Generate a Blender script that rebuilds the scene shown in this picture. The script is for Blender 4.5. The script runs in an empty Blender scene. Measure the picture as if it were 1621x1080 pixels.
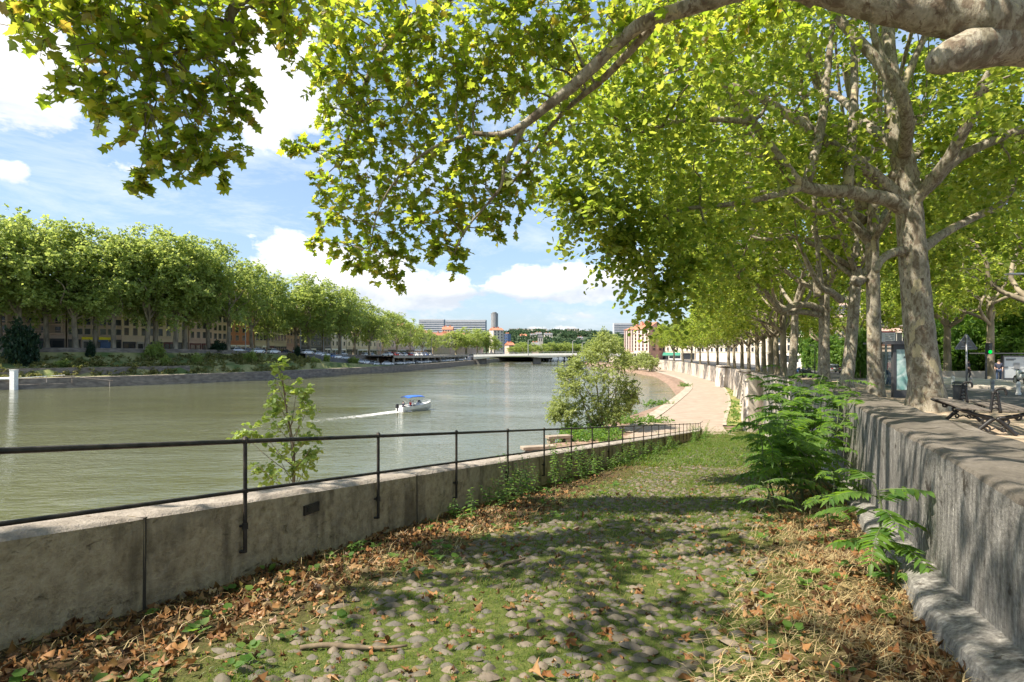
import bpy, math, random
import numpy as np
R = math.radians
SC = bpy.context.scene
COL = SC.collection
F, CX, VH, EZ = 900.56, 810.5, 555.0, 9.3      # focal length in photo pixels, principal column, horizon row, eye height over the water
rng = np.random.default_rng(7)
random.seed(7)

def W(u, v, Y):                                 # pixel + distance -> point
    return np.array([(u-CX)/F*Y, Y, EZ+(VH-v)/F*Y])
def G(u, v, z):                                 # pixel on a horizontal plane at height z
    Y = F*(EZ-z)/(v-VH)
    return np.array([(u-CX)/F*Y, Y, z])

# ------------------------------------------------------------------ scene graph
def tag(o, label=None, cat=None, group=None, kind=None):
    if label: o['label'] = label
    if cat: o['category'] = cat
    if group: o['group'] = group
    if kind: o['kind'] = kind
    return o
def empty(name, loc=(0,0,0), rz=0.0, label=None, cat=None, group=None):
    o = bpy.data.objects.new(name, None)
    o.empty_display_size = 0.3
    o.location = [float(a) for a in loc]; o.rotation_euler = (0,0,rz)
    COL.objects.link(o)
    return tag(o, label, cat, group)
def link(name, me, parent=None):
    o = bpy.data.objects.new(name, me); COL.objects.link(o)
    if parent is not None: o.parent = parent
    return o
def kids(o): return [c for c in bpy.data.objects if c.parent == o]
_children = {}
def copy_tree(o, parent=None, children=None):
    c = o.copy(); COL.objects.link(c)
    if parent is not None: c.parent = parent
    for ch in (o.children):
        copy_tree(ch, c)
    return c

# ------------------------------------------------------------------ mesh builders
def np_mesh(name, V, Fc, mats, smooth=False, midx=None):
    V = np.asarray(V, dtype=np.float32); Fc = np.asarray(Fc, dtype=np.int32)
    me = bpy.data.meshes.new(name)
    n, k = Fc.shape
    me.vertices.add(len(V)); me.vertices.foreach_set('co', V.ravel())
    me.loops.add(n*k); me.loops.foreach_set('vertex_index', Fc.ravel())
    me.polygons.add(n)
    me.polygons.foreach_set('loop_start', np.arange(0, n*k, k, dtype=np.int32))
    me.polygons.foreach_set('loop_total', np.full(n, k, dtype=np.int32))
    if midx is not None: me.polygons.foreach_set('material_index', np.asarray(midx, dtype=np.int32))
    if smooth: me.polygons.foreach_set('use_smooth', np.ones(n, dtype=bool))
    me.update(calc_edges=True); me.validate()
    for m in (mats if isinstance(mats, (list, tuple)) else [mats]): me.materials.append(m)
    return me

def nrm(a):
    a = np.asarray(a, dtype=float)
    return a/np.maximum(np.linalg.norm(a, axis=-1, keepdims=True), 1e-9)

def scatter(tv, tf, O, X, Y, Z, S):
    tv = np.asarray(tv, float); tf = np.asarray(tf, int)
    n, m = len(O), len(tv)
    S = np.asarray(S, float)
    if S.ndim == 1: S = np.repeat(S[:, None], 3, 1)
    V = (O[:, None, :] + (tv[None, :, 0, None]*S[:, None, 0:1])*X[:, None, :]
         + (tv[None, :, 1, None]*S[:, None, 1:2])*Y[:, None, :] + (tv[None, :, 2, None]*S[:, None, 2:3])*Z[:, None, :])
    Fc = tf[None] + (np.arange(n)*m)[:, None, None]
    return V.reshape(-1, 3), Fc.reshape(-1, tf.shape[1])

def frame(yd, zd):                              # orthonormal frames: y along yd, z close to zd
    y = nrm(yd); x = nrm(np.cross(y, zd)); z = np.cross(x, y)
    return x, y, z

def bars(P0, P1, r0, r1):                       # many three sided prisms
    d = P1-P0; L = np.linalg.norm(d, axis=1)
    up = np.tile([0.31, 0.17, 0.93], (len(d), 1))
    x, y, z = frame(d, up)
    a = np.array([0, 2.094, 4.189]); V = []
    for P, r in ((P0, r0), (P1, r1)):
        r = np.broadcast_to(np.asarray(r, float), (len(d),))
        for k in a:
            V.append(P + (np.cos(k)*r)[:, None]*x + (np.sin(k)*r)[:, None]*z)
    V = np.stack(V, 1)
    tf = np.array([[0,1,4,3],[1,2,5,4],[2,0,3,5]])
    Fc = tf[None] + (np.arange(len(d))*6)[:, None, None]
    return V.reshape(-1, 3), Fc.reshape(-1, 4)

def smooth_path(P, Rr, sub=4):
    P = np.asarray(P, float); Rr = np.asarray(Rr, float)
    if len(P) < 3: return P, Rr
    out, ro = [], []
    for i in range(len(P)-1):
        p0, p1, p2, p3 = P[max(i-1,0)], P[i], P[i+1], P[min(i+2, len(P)-1)]
        for k in range(sub):
            t = k/sub
            out.append(.5*((2*p1)+(-p0+p2)*t+(2*p0-5*p1+4*p2-p3)*t*t+(-p0+3*p1-3*p2+p3)*t**3))
            ro.append(Rr[i]*(1-t)+Rr[i+1]*t)
    out.append(P[-1]); ro.append(Rr[-1])
    return np.array(out), np.array(ro)

class MB:
    def __init__(s): s.v, s.f, s.m = [], [], []
    def add(s, V, Fc, m=0):
        b = len(s.v); s.v.extend([tuple(map(float, p)) for p in V])
        for f in Fc: s.f.append(tuple(int(b+i) for i in f)); s.m.append(m)
    def box(s, c, d, rz=0.0, m=0, taper=1.0):
        x, y, z = d[0]/2, d[1]/2, d[2]/2; V = []
        for sz, t in ((-1, 1), (1, taper)):
            for sx, sy in ((-1,-1),(1,-1),(1,1),(-1,1)):
                px, py = sx*x*t, sy*y*t
                V.append((c[0]+px*math.cos(rz)-py*math.sin(rz), c[1]+px*math.sin(rz)+py*math.cos(rz), c[2]+sz*z))
        s.add(V, [(0,3,2,1),(4,5,6,7),(0,1,5,4),(1,2,6,5),(2,3,7,6),(3,0,4,7)], m); return s
    def tube(s, P, r, seg=8, m=0, cap=True, sm=0, rough=0.0):
        P = np.asarray(P, float); r = np.broadcast_to(np.asarray(r, float), (len(P),))
        if sm: P, r = smooth_path(P, r, sm)
        t = np.gradient(P, axis=0); t = nrm(t)
        ref = np.array([0,0,1.]) if abs(t[0][2]) < .9 else np.array([1.,0,0])
        x = nrm(np.cross(ref, t[0])); V = []
        for i in range(len(P)):
            x = nrm(x - np.dot(x, t[i])*t[i]); y = np.cross(t[i], x)
            for k in range(seg):
                a = 2*math.pi*k/seg
                rr = r[i]*(1+rough*(rng.random()-.5)) if rough else r[i]
                V.append(P[i]+rr*(math.cos(a)*x+math.sin(a)*y))
        Fc = []
        for i in range(len(P)-1):
            for k in range(seg):
                Fc.append((i*seg+k, i*seg+(k+1)%seg, (i+1)*seg+(k+1)%seg, (i+1)*seg+k))
        if cap:
            Fc.append(tuple(range(seg-1, -1, -1))); Fc.append(tuple((len(P)-1)*seg+k for k in range(seg)))
        s.add(V, Fc, m); return s
    def lathe(s, prof, c=(0,0,0), seg=12, m=0):
        V = [(c[0]+r*math.cos(2*math.pi*k/seg), c[1]+r*math.sin(2*math.pi*k/seg), c[2]+z) for r, z in prof for k in range(seg)]
        Fc = [(i*seg+k, i*seg+(k+1)%seg, (i+1)*seg+(k+1)%seg, (i+1)*seg+k) for i in range(len(prof)-1) for k in range(seg)]
        Fc.append(tuple(range(seg-1,-1,-1))); Fc.append(tuple((len(prof)-1)*seg+k for k in range(seg)))
        s.add(V, Fc, m); return s
    def extrude(s, poly, z0, z1, m=0):          # polygon in xy, counterclockwise
        n = len(poly)
        V = [(p[0],p[1],z0) for p in poly]+[(p[0],p[1],z1) for p in poly]
        Fc = [tuple(range(n-1,-1,-1)), tuple(range(n,2*n))]+[(i,(i+1)%n,n+(i+1)%n,n+i) for i in range(n)]
        s.add(V, Fc, m); return s
    def slab(s, poly, y0, y1, m=0):             # polygon in xz extruded along y
        n = len(poly)
        V = [(p[0],y0,p[1]) for p in poly]+[(p[0],y1,p[1]) for p in poly]
        Fc = [tuple(range(n)), tuple(range(2*n-1,n-1,-1))]+[(i,n+i,n+(i+1)%n,(i+1)%n) for i in range(n)]
        s.add(V, Fc, m); return s
    def loft(s, rows, m=0, flip=False):
        rows = [np.asarray(r, float) for r in rows]; k = len(rows[0])
        V = np.concatenate(rows)
        Fc = []
        for i in range(len(rows)-1):
            for j in range(k-1):
                q = (i*k+j, (i+1)*k+j, (i+1)*k+j+1, i*k+j+1)
                Fc.append(q[::-1] if flip else q)
        s.add(V, Fc, m); return s
    def mesh(s, name, mats, smooth=False):
        me = bpy.data.meshes.new(name); me.from_pydata(s.v, [], s.f); me.update()
        for m in (mats if isinstance(mats,(list,tuple)) else [mats]): me.materials.append(m)
        me.polygons.foreach_set('material_index', s.m)
        if smooth: me.polygons.foreach_set('use_smooth', [True]*len(s.f))
        return me
    def build(s, name, mats, parent=None, smooth=False, bevel=0.0):
        o = link(name, s.mesh(name, mats, smooth), parent)
        if bevel:
            b = o.modifiers.new('bevel','BEVEL'); b.width = bevel; b.segments = 2; b.limit_method = 'ANGLE'
        return o

# ------------------------------------------------------------------ materials
class NT:
    def __init__(s, name):
        s.m = bpy.data.materials.new(name); s.m.use_nodes = True; s.t = s.m.node_tree; s.t.nodes.clear()
        s.out = s.n('ShaderNodeOutputMaterial')
    def n(s, t, **kw):
        nd = s.t.nodes.new(t)
        for k, v in kw.items():
            if hasattr(nd, k) and k not in nd.inputs: setattr(nd, k, v)
            else: nd.inputs[k.replace('_', ' ')].default_value = v
        return nd
    def l(s, a, b): s.t.links.new(a, b)
    def ramp(s, fac, stops, interp='LINEAR'):
        r = s.n('ShaderNodeValToRGB'); e = r.color_ramp; e.interpolation = interp
        while len(e.elements) < len(stops): e.elements.new(.5)
        for el, (p, c) in zip(e.elements, stops):
            el.position = p; el.color = (*c, 1) if len(c) == 3 else c
        s.l(fac, r.inputs[0]); return r.outputs[0]
    def coord(s, scale=(1,1,1), kind='Object'):
        tc = s.n('ShaderNodeTexCoord'); mp = s.n('ShaderNodeMapping'); mp.inputs['Scale'].default_value = scale
        s.l(tc.outputs[kind], mp.inputs[0]); return mp.outputs[0]
    def noise(s, vec, scale, detail=4.0, rough=.55, dist=0.0):
        nd = s.n('ShaderNodeTexNoise'); nd.inputs['Scale'].default_value = scale; nd.inputs['Detail'].default_value = detail
        nd.inputs['Roughness'].default_value = rough; nd.inputs['Distortion'].default_value = dist
        if vec is not None: s.l(vec, nd.inputs['Vector'])
        return nd.outputs[0]
    def mix(s, fac, a, b, mode='MIX'):
        nd = s.n('ShaderNodeMix'); nd.data_type = 'RGBA'; nd.blend_type = mode
        for k, x in ((0, fac), (6, a), (7, b)):
            if isinstance(x, (int, float)): nd.inputs[k].default_value = x
            elif isinstance(x, tuple): nd.inputs[k].default_value = (*x, 1)
            else: s.l(x, nd.inputs[k])
        return nd.outputs[2]
    def math(s, op, a, b=None):
        nd = s.n('ShaderNodeMath'); nd.operation = op
        for k, x in ((0, a), (1, b)):
            if x is None: continue
            if isinstance(x, (int, float)): nd.inputs[k].default_value = x
            else: s.l(x, nd.inputs[k])
        return nd.outputs[0]
    def pbsdf(s, col, rough=.8, bump=None, strength=.4, dist=.02, metal=0.0, spec=.5):
        p = s.n('ShaderNodeBsdfPrincipled')
        if isinstance(col, tuple): p.inputs['Base Color'].default_value = (*col, 1)
        else: s.l(col, p.inputs['Base Color'])
        if isinstance(rough, (int, float)): p.inputs['Roughness'].default_value = rough
        else: s.l(rough, p.inputs['Roughness'])
        p.inputs['Metallic'].default_value = metal
        p.inputs['Specular IOR Level'].default_value = spec
        if bump is not None:
            b = s.n('ShaderNodeBump'); b.inputs['Strength'].default_value = strength; b.inputs['Distance'].default_value = dist
            s.l(bump, b.inputs['Height']); s.l(b.outputs[0], p.inputs['Normal'])
        s.l(p.outputs[0], s.out.inputs[0]); return p

def noisy(name, c1, c2, scale=3.0, rough=.85, stretch=(1,1,1), bump=.3, dist=.02, bscale=None, lo=.35, hi=.65, metal=0.0, spec=.35):
    t = NT(name); v = t.coord(stretch)
    c = t.ramp(t.noise(v, scale, 5), [(lo, c1), (hi, c2)])
    t.pbsdf(c, rough, t.noise(v, bscale or scale*6, 4) if bump else None, bump, dist, metal, spec)
    return t.m

def leaf_mat(name, cols, trans, tfac=.45, gloss=.12):
    t = NT(name)
    g = t.n('ShaderNodeNewGeometry')
    c = t.ramp(g.outputs['Random Per Island'], [(i/(len(cols)-1), k) for i, k in enumerate(cols)])
    c2 = t.ramp(g.outputs['Random Per Island'], [(i/(len(trans)-1), k) for i, k in enumerate(trans)])
    d = t.n('ShaderNodeBsdfDiffuse'); tr = t.n('ShaderNodeBsdfTranslucent'); gl = t.n('ShaderNodeBsdfGlossy')
    gl.inputs['Roughness'].default_value = .5; gl.inputs['Color'].default_value = (.8,.8,.8,1)
    t.l(c, d.inputs[0]); t.l(c2, tr.inputs[0])
    m1 = t.n('ShaderNodeMixShader'); m1.inputs[0].default_value = tfac
    t.l(d.outputs[0], m1.inputs[1]); t.l(tr.outputs[0], m1.inputs[2])
    fr = t.n('ShaderNodeFresnel'); fr.inputs[0].default_value = 1.4
    ff = t.math('MINIMUM', t.math('MULTIPLY', fr.outputs[0], gloss*4), .07)
    m2 = t.n('ShaderNodeMixShader'); t.l(ff, m2.inputs[0]); t.l(m1.outputs[0], m2.inputs[1]); t.l(gl.outputs[0], m2.inputs[2])
    t.l(m2.outputs[0], t.out.inputs[0]); return t.m

M = {}
def plain(key, col, rough=.6, metal=0.0, spec=.5, var=.12):
    t = NT(key)
    v = t.coord(); c = t.ramp(t.noise(v, 2.3, 4), [(.3, tuple(x*(1-var) for x in col)), (.7, tuple(min(1, x*(1+var)) for x in col))])
    t.pbsdf(c, rough, None, metal=metal, spec=spec); M[key] = t.m; return t.m

# bark of a plane tree: cream, olive grey and brown plates
t = NT('plane_bark'); v = t.coord((1,1,.5))
n1 = t.noise(v, 4.2, 5, .62, .5); n2 = t.noise(v, 9.5, 5, .62, .7); n3 = t.noise(v, 45, 5, .7); n4 = t.noise(v, 3.1, 4, .55, .6)
c = t.ramp(n1, [(.38,(.18,.145,.105)),(.45,(.30,.262,.20)),(.53,(.39,.355,.285)),(.58,(.27,.243,.18)),(.66,(.19,.162,.115))])
c = t.mix(t.ramp(n2, [(.55,(0,0,0)),(.60,(.8,.8,.8))]), c, (.175,.13,.095))
c = t.mix(t.ramp(n4, [(.60,(0,0,0)),(.625,(.9,.9,.9))]), c, (.50,.43,.28))
c = t.mix(t.ramp(t.noise(v, 11, 4, .6), [(.62,(0,0,0)),(.65,(.8,.8,.8))]), c, (.12,.085,.06))
c = t.mix(.45, c, t.ramp(n3, [(.3,(.35,.35,.35)),(.7,(1,1,1))]), 'MULTIPLY')
hb = t.math('ADD', t.math('MULTIPLY', n2, 1.0), t.math('MULTIPLY', n3, .5))
t.pbsdf(c, .88, hb, .7, .03, spec=.2); M['bark'] = t.m
M['twig'] = noisy('twig_bark', (.10,.075,.05), (.22,.17,.11), 8, bump=0)
M['far_bark'] = noisy('far_bark', (.12,.10,.07), (.33,.28,.20), 1.2, bump=0, stretch=(1,1,.4))

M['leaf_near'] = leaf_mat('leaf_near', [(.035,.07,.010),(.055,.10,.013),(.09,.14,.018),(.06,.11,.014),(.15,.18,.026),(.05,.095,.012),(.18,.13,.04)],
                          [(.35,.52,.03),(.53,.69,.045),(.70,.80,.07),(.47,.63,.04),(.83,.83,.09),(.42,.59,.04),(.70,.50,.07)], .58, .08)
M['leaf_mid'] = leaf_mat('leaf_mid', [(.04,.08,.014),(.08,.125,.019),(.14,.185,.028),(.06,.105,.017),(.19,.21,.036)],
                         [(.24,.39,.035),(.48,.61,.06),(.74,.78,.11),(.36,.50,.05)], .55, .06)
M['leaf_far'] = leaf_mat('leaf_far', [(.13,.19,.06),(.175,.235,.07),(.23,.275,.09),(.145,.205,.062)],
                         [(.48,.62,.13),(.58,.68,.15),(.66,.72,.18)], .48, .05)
M['leaf_dark'] = leaf_mat('leaf_dark', [(.010,.030,.016),(.02,.045,.022),(.03,.06,.025)], [(.05,.11,.04),(.07,.14,.05)], .3, .1)
M['leaf_willow'] = leaf_mat('leaf_willow', [(.15,.19,.065),(.21,.25,.085),(.27,.30,.12),(.17,.215,.075)], [(.50,.60,.13),(.62,.68,.18)], .42, .15)
M['leaf_herb'] = leaf_mat('leaf_herb', [(.05,.115,.02),(.08,.155,.03),(.11,.18,.04)], [(.26,.48,.05),(.38,.56,.08)], .42, .1)
M['leaf_ail'] = leaf_mat('leaf_ailanthus', [(.04,.10,.018),(.07,.14,.024),(.105,.185,.03)], [(.26,.52,.04),(.40,.62,.06)], .45, .15)
M['leaf_poplar'] = leaf_mat('leaf_poplar', [(.12,.20,.04),(.17,.25,.055),(.21,.28,.08)], [(.42,.58,.07),(.56,.66,.12)], .45, .2)
M['litter'] = leaf_mat('litter', [(.05,.026,.013),(.12,.055,.022),(.24,.12,.045),(.17,.07,.024),(.34,.21,.10),(.08,.04,.018),(.29,.16,.065),(.22,.095,.033),(.12,.10,.03),(.38,.27,.15)],
                       [(.2,.09,.03),(.3,.15,.05)], .15, .06)
M['straw'] = leaf_mat('straw', [(.28,.20,.09),(.42,.32,.16),(.50,.40,.22),(.2,.14,.06)], [(.3,.22,.1),(.4,.3,.15)], .2, .05)
M['grass'] = leaf_mat('grass', [(.035,.08,.010),(.06,.115,.014),(.10,.15,.022),(.05,.095,.012),(.15,.16,.04)], [(.24,.40,.025),(.36,.50,.04)], .42, .05)
M['grass_dry'] = leaf_mat('grass_dry', [(.10,.12,.03),(.16,.16,.05),(.24,.21,.08)], [(.25,.28,.06),(.34,.32,.1)], .35, .05)

# ------------------------------------------------------------------ leaf templates
_h = [(0,0),(.20,-.07),(.50,.08),(.36,.27),(.60,.56),(.27,.60),(0,1.0)]
LOBED_V = [(0,.36,.0)]+[(x,y,.10*abs(x)*2-.05*(y>.9)) for x,y in _h]+[(-x,y,.10*abs(x)*2) for x,y in _h[-2:0:-1]]
LOBED_F = [(0,i,i+1) for i in range(1,12)]+[(0,12,1)]
SIX_V = [(0,0,0),(.46,.1,.09),(.5,.58,.07),(0,1,-.05),(-.5,.58,.07),(-.46,.1,.09)]
SIX_F = [(0,1,2,3),(0,3,4,5)]
DIA_V = [(0,0,0),(.42,.5,.1),(0,1,0),(-.42,.5,.1)]
DIA_F = [(0,1,2,3)]
NARROW_V = [(0,0,0),(.23,.4,.03),(0,1,-.06),(-.23,.4,.03)]
CURL_V = [(x,y,.28*(x*x)+.22*(y-.4)**2) for x,y,z in LOBED_V]

def twig_leaves(B, D, L, nl, size, droop=.25, spread=1.0, flat=.8, r=None):
    """B base points, D directions, L lengths of twigs; nl leaves on each"""
    r = r or rng
    n = len(B); up = np.array([0,0,1.])
    side = nrm(np.cross(D, up)+1e-4)
    O, T, N = [], [], []
    for j in range(nl):
        tt = (j+.6+.5*(r.random(n)-.5))/nl
        p = B + D*(L*tt)[:,None] - up[None]*(droop*L*tt*tt)[:,None]
        s = (1 if j % 2 else -1)
        td = .55*D + s*spread*side*(.6+.5*r.random((n,1))) - up*.45*r.random((n,1)) + .45*r.normal(size=(n,3))
        N.append(up*flat + .5*r.normal(size=(n,3))); O.append(p); T.append(td)
    O, T, N = np.concatenate(O), np.concatenate(T), np.concatenate(N)
    S = size*(.6+.7*r.random(len(O)))
    x, y, z = frame(T, N)
    return O, x, y, z, S

def ball_pts(n, r=None, lo=0.0):
    r = r or rng
    d = nrm(r.normal(size=(n,3))); rad = (lo**3+(1-lo**3)*r.random(n))**(1/3)
    return d*rad[:,None]
# ================================================================== layout functions (world: water at z 0, eye at z EZ)
ZQ = EZ-8.3                                                       # quay level
def lx(Y): return -5.28+.4303*Y                                   # inner face of the parapet on the river side
def gz(Y): return EZ + (-1.6-.1244*Y if Y < 52 else max(-8.3, -8.069-.05*(Y-52)))
_wp = np.array([(-8,-2.56),(20,11.05),(33,16.2),(60,26.3),(95.8,39.6),(143.7,52.6),(213.6,63.9),(267,68),(330,69),(420,66)])
def wf(Y): return float(np.interp(Y, _wp[:,0], _wp[:,1]))         # front face of the street wall
def wt(Y): return EZ + float(np.interp(Y, [-8,0,60,95.8,143.7,213.6,330], [-.51,-.745,-2.48,-3.4,-4.2,-4.2,-4.4]))
def sz(Y): return EZ + float(np.interp(Y, [-30,0,95,143,330,600], [-.9,-1.3,-3.75,-4.8,-5.0,-5.0]))

# water -------------------------------------------------------------
t = NT('river_water'); v = t.coord((1,1,1))
mp = t.coord((.55,1.5,1)); mp2 = t.coord((.03,.05,1))
h1 = t.noise(mp, 1.3, 3, .6, .4); h2 = t.noise(t.coord((.16,.34,1)), 1.0, 3, .5, .3); big = t.noise(mp2, 1.0, 3, .5)
h3 = t.noise(t.coord((2.2,5,1)), 1.5, 2, .5)
hh = t.math('ADD', t.math('MULTIPLY', h1, .55), t.math('MULTIPLY', h2, 1.1)); hh = t.math('ADD', hh, t.math('MULTIPLY', h3, .10))
calm = t.ramp(big, [(.35,(.25,.25,.25)),(.65,(1,1,1))])
hh = t.math('MULTIPLY', hh, calm)
col = t.ramp(big, [(.3,(.09,.095,.048)),(.7,(.104,.11,.062))])
p = t.pbsdf(col, .06, hh, .8, .26, spec=.5); p.inputs['IOR'].default_value = 1.33
M['water'] = t.m
m = MB(); m.box((0,700,-.5), (3200,2400,1.0)); tag(m.build('river_water', M['water']), kind='structure')

# ramp ground ---------------------------------------------------------
t = NT('ramp_soil'); v = t.coord()
n1 = t.noise(v, 1.1, 5, .6); n2 = t.noise(v, 14, 5, .65); n3 = t.noise(v, 60, 3)
grass = t.ramp(n2, [(.3,(.04,.055,.013)),(.55,(.085,.105,.024)),(.75,(.17,.15,.06))])
soil = t.ramp(n2, [(.3,(.035,.022,.012)),(.6,(.10,.065,.035)),(.8,(.17,.12,.07))])
at = t.n('ShaderNodeVertexColor', layer_name='soil')
c = t.mix(t.math('ADD', at.outputs[0], t.math('MULTIPLY', t.math('SUBTRACT', n1, .5), .9)), grass, soil)
t.pbsdf(c, .95, n3, .7, .02, spec=.15); M['ramp'] = t.m
Ys = np.concatenate([np.linspace(-6, 14, 81), np.linspace(14.5, 62, 90)])
rows, cs = [], []
for Y in Ys:
    a, b = lx(Y)-.25, wf(Y)+.3; r_, c_ = [], []
    for k in range(25):
        s = k/24; x = a+(b-a)*s; d = x-lx(Y)
        dd = wf(Y)-x
        z = gz(Y)+.035*math.sin(x*2.1+Y*.9)*math.sin(x*.8-Y*1.7)+.012*math.sin(9*x+3*Y)+.10*max(0,1-dd/.9)*(dd<.9)
        r_.append((x, Y, z))
        dryness = max(0, 1-max(0,d-.9)/1.3) if Y < 22 else max(0,1-d/.9)
        dry2 = max(0, 1-max(0,dd-.7)/1.2) if Y < 13 else 0
        c_.append(max(dryness, dry2))
    rows.append(r_); cs += c_
m = MB(); m.loft(rows, flip=True); ramp = tag(m.build('cobbled_ramp_ground', M['ramp'], smooth=True), kind='structure')
ca = ramp.data.color_attributes.new('soil', 'FLOAT_COLOR', 'POINT')
ca.data.foreach_set('color', np.repeat(np.array(cs)[:,None], 4, 1).astype(np.float32).ravel())

# quay ----------------------------------------------------------------
M['quay'] = noisy('quay_stone', (.15,.095,.066), (.30,.21,.155), 1.4, .9, bump=.6, dist=.05)
redge = np.array([(-40,-30),(-24,5),(-12,26)] + [tuple(G(u,vv,ZQ)[:2]) for u,vv in ((820,718),(880,701),(985,663),(1058,637))] + [(34,111.6),(44,155.7),(52,200),(51.7,250),(54,330),(50,420)], float)
def rx(Y): return float(np.interp(Y, redge[:,1], redge[:,0]))
Yq = np.concatenate([np.linspace(-8,60,35), np.linspace(64,420,90)])
m = MB(); rows = []
for Y in Yq:
    a, b = rx(Y), max(rx(Y)+2, (lx(Y)-.9 if Y < 40 else wf(Y)+.2))
    rows.append([(a-2.2,Y,-.6),(a-.15,Y,ZQ-.12+.05*math.sin(Y)),(a,Y,ZQ)]+[(a+(b-a)*k/8,Y,ZQ+.02*math.sin(3*Y+k)) for k in range(1,9)])
m.loft(rows, flip=True); tag(m.build('quay_ground', M['quay']), kind='structure')

M['path'] = noisy('path_surface', (.27,.21,.165), (.36,.29,.235), .8, .9, bump=.3, bscale=14, lo=.3, hi=.7)
pl = [(985,694),(1024,673),(1066.7,642.6),(1094,618.5),(1096,611),(1090.7,603.7),(1070,596),(1040,588),(1005,583.2)]
pr = [(1178,694),(1144,676),(1153,639),(1148,620),(1137,608),(1118.5,600),(1096,592.6),(1064,585),(1030,579.6)]
Lp = [G(u,vv,ZQ) for u,vv in pl]; Rp = [G(u,vv,ZQ) for u,vv in pr]
def resamp(P, n):
    P = np.array(P); d = np.concatenate([[0], np.cumsum(np.linalg.norm(np.diff(P[:,:2],axis=0),axis=1))]); t_ = np.linspace(0, d[-1], n)
    return np.stack([np.interp(t_, d, P[:,k]) for k in range(3)], 1)
Lr, Rr_ = resamp(smooth_path(Lp, np.ones(len(Lp)))[0], 60), resamp(smooth_path(Rp, np.ones(len(Rp)))[0], 60)
m = MB(); m.loft([[a+(b-a)*k/4+np.array([0,0,.035]) for k in range(5)] for a, b in zip(Lr, Rr_)], flip=True)
tag(m.build('riverside_path', M['path']), kind='structure')
M['kerb'] = noisy('kerb_stone', (.27,.215,.17), (.44,.37,.30), 1.5, .9, bump=.3)
m = MB()
def strip(P, w0, w1, z0, z1, mb, k0=0, k1=None):
    P = P[k0:k1]; tn = nrm(np.gradient(P, axis=0)); sd = np.stack([tn[:,1], -tn[:,0], 0*tn[:,0]], 1)
    mb.loft([[p+s*w0+[0,0,z0], p+s*w0+[0,0,z1], p+s*w1+[0,0,z1], p+s*w1+[0,0,z0]] for p, s in zip(P, sd)])
strip(Rr_, .0, .4, -.02, .14, m, 2); strip(Lr, -1.6, .0, -.02, .11, m, 1)
tag(m.build('path_kerb', M['kerb']), kind='structure')
# lawn between the path and the wall
M['verge'] = noisy('verge_grass', (.11,.155,.03), (.30,.25,.10), .5, .95, bump=.5, bscale=9, lo=.4, hi=.62)
m = MB(); rows = []
for p in Rr_[2:]:
    b = wf(p[1])+.1; a = p[0]+.42
    if b > a: rows.append([(a+(b-a)*k/6, p[1], ZQ+.08+.05*math.sin(k*2+p[1])+.25*(k==6)) for k in range(7)])
m.loft(rows, flip=True); tag(m.build('verge_ground', M['verge']), kind='structure')

# street ----------------------------------------------------------------
t = NT('street_surface'); v = t.coord(); n1 = t.noise(v, .25, 4); n2 = t.noise(v, 5, 5)
c = t.ramp(n2, [(.3,(.07,.068,.066)),(.7,(.12,.115,.11))]); t.pbsdf(c, .9, n2, .2, .02, spec=.3); M['asphalt'] = t.m
M['gravel'] = noisy('promenade_gravel', (.24,.18,.12), (.42,.33,.24), 2.2, .95, bump=.5, bscale=25)
M['pave'] = noisy('pavement_slab', (.36,.32,.27), (.48,.43,.37), .8, .9, bump=.2)
Yst = np.concatenate([np.linspace(-12,60,60), np.linspace(64,420,60)])
def band(name, mat, f0, f1, dz, Y0=-12, Y1=420, n=4):
    mb = MB(); mb.loft([[(wf(Y)+f0+(f1-f0)*k/n, Y, sz(Y)+dz+.03*math.sin(Y*1.3+k*2)*(mat=='gravel')) for k in range(n+1)] for Y in Yst if Y0 <= Y <= Y1], flip=True)
    return tag(mb.build(name, M[mat]), kind='structure')
band('promenade_ground', 'gravel', .6, 5.2, 0)
mb = MB(); mb.loft([[(wf(Y)+5.2,Y,sz(Y)-.2),(wf(Y)+5.2,Y,sz(Y)+.012),(wf(Y)+5.45,Y,sz(Y)+.012),(wf(Y)+5.45,Y,sz(Y)-.2)] for Y in Yst], flip=True)
tag(mb.build('kerb', M['kerb']), kind='structure')
band('street_surface', 'asphalt', 5.45, 22, -.11)
band('far_pavement', 'pave', 22, 140, .02, n=10)
m = MB(); isl = [G(u,vv,EZ-2.15) for u,vv in ((1490,609),(1640,616),(1640,604),(1490,597))]
m.extrude([(p_[0],p_[1]) for p_ in isl], EZ-2.6, EZ-2.12); tag(m.build('traffic_island_ground', M['pave']), kind='structure')

# street wall ------------------------------------------------------------
t = NT('street_wall_render'); v = t.coord((1,1,1)); st = t.coord((3.6,3.6,.75))
s1 = t.noise(st, 1.6, 4, .6); s2 = t.noise(st, 4.2, 6, .72); f = t.noise(v, 26, 5, .7); b = t.noise(v, 1.3, 4)
c = t.ramp(s2, [(.26,(.085,.08,.073)),(.44,(.21,.20,.183)),(.58,(.33,.315,.29)),(.74,(.56,.535,.49))])
c = t.mix(t.ramp(s1, [(.50,(0,0,0)),(.66,(.75,.75,.75))]), c, (.14,.132,.12))
c = t.mix(t.ramp(t.noise(v, 3.4, 5, .7), [(.60,(0,0,0)),(.66,(.85,.85,.85))]), c, (.055,.045,.035))
c = t.mix(.65, c, t.ramp(f, [(.32,(.3,.3,.3)),(.62,(1,1,1))]), 'MULTIPLY')
hb = t.math('ADD', t.math('MULTIPLY', f, .5), t.math('MULTIPLY', t.noise(v, 9, 6, .75), .8))
t.pbsdf(c, .95, hb, .8, .035, spec=.15); M['wall_face'] = t.m
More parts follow.
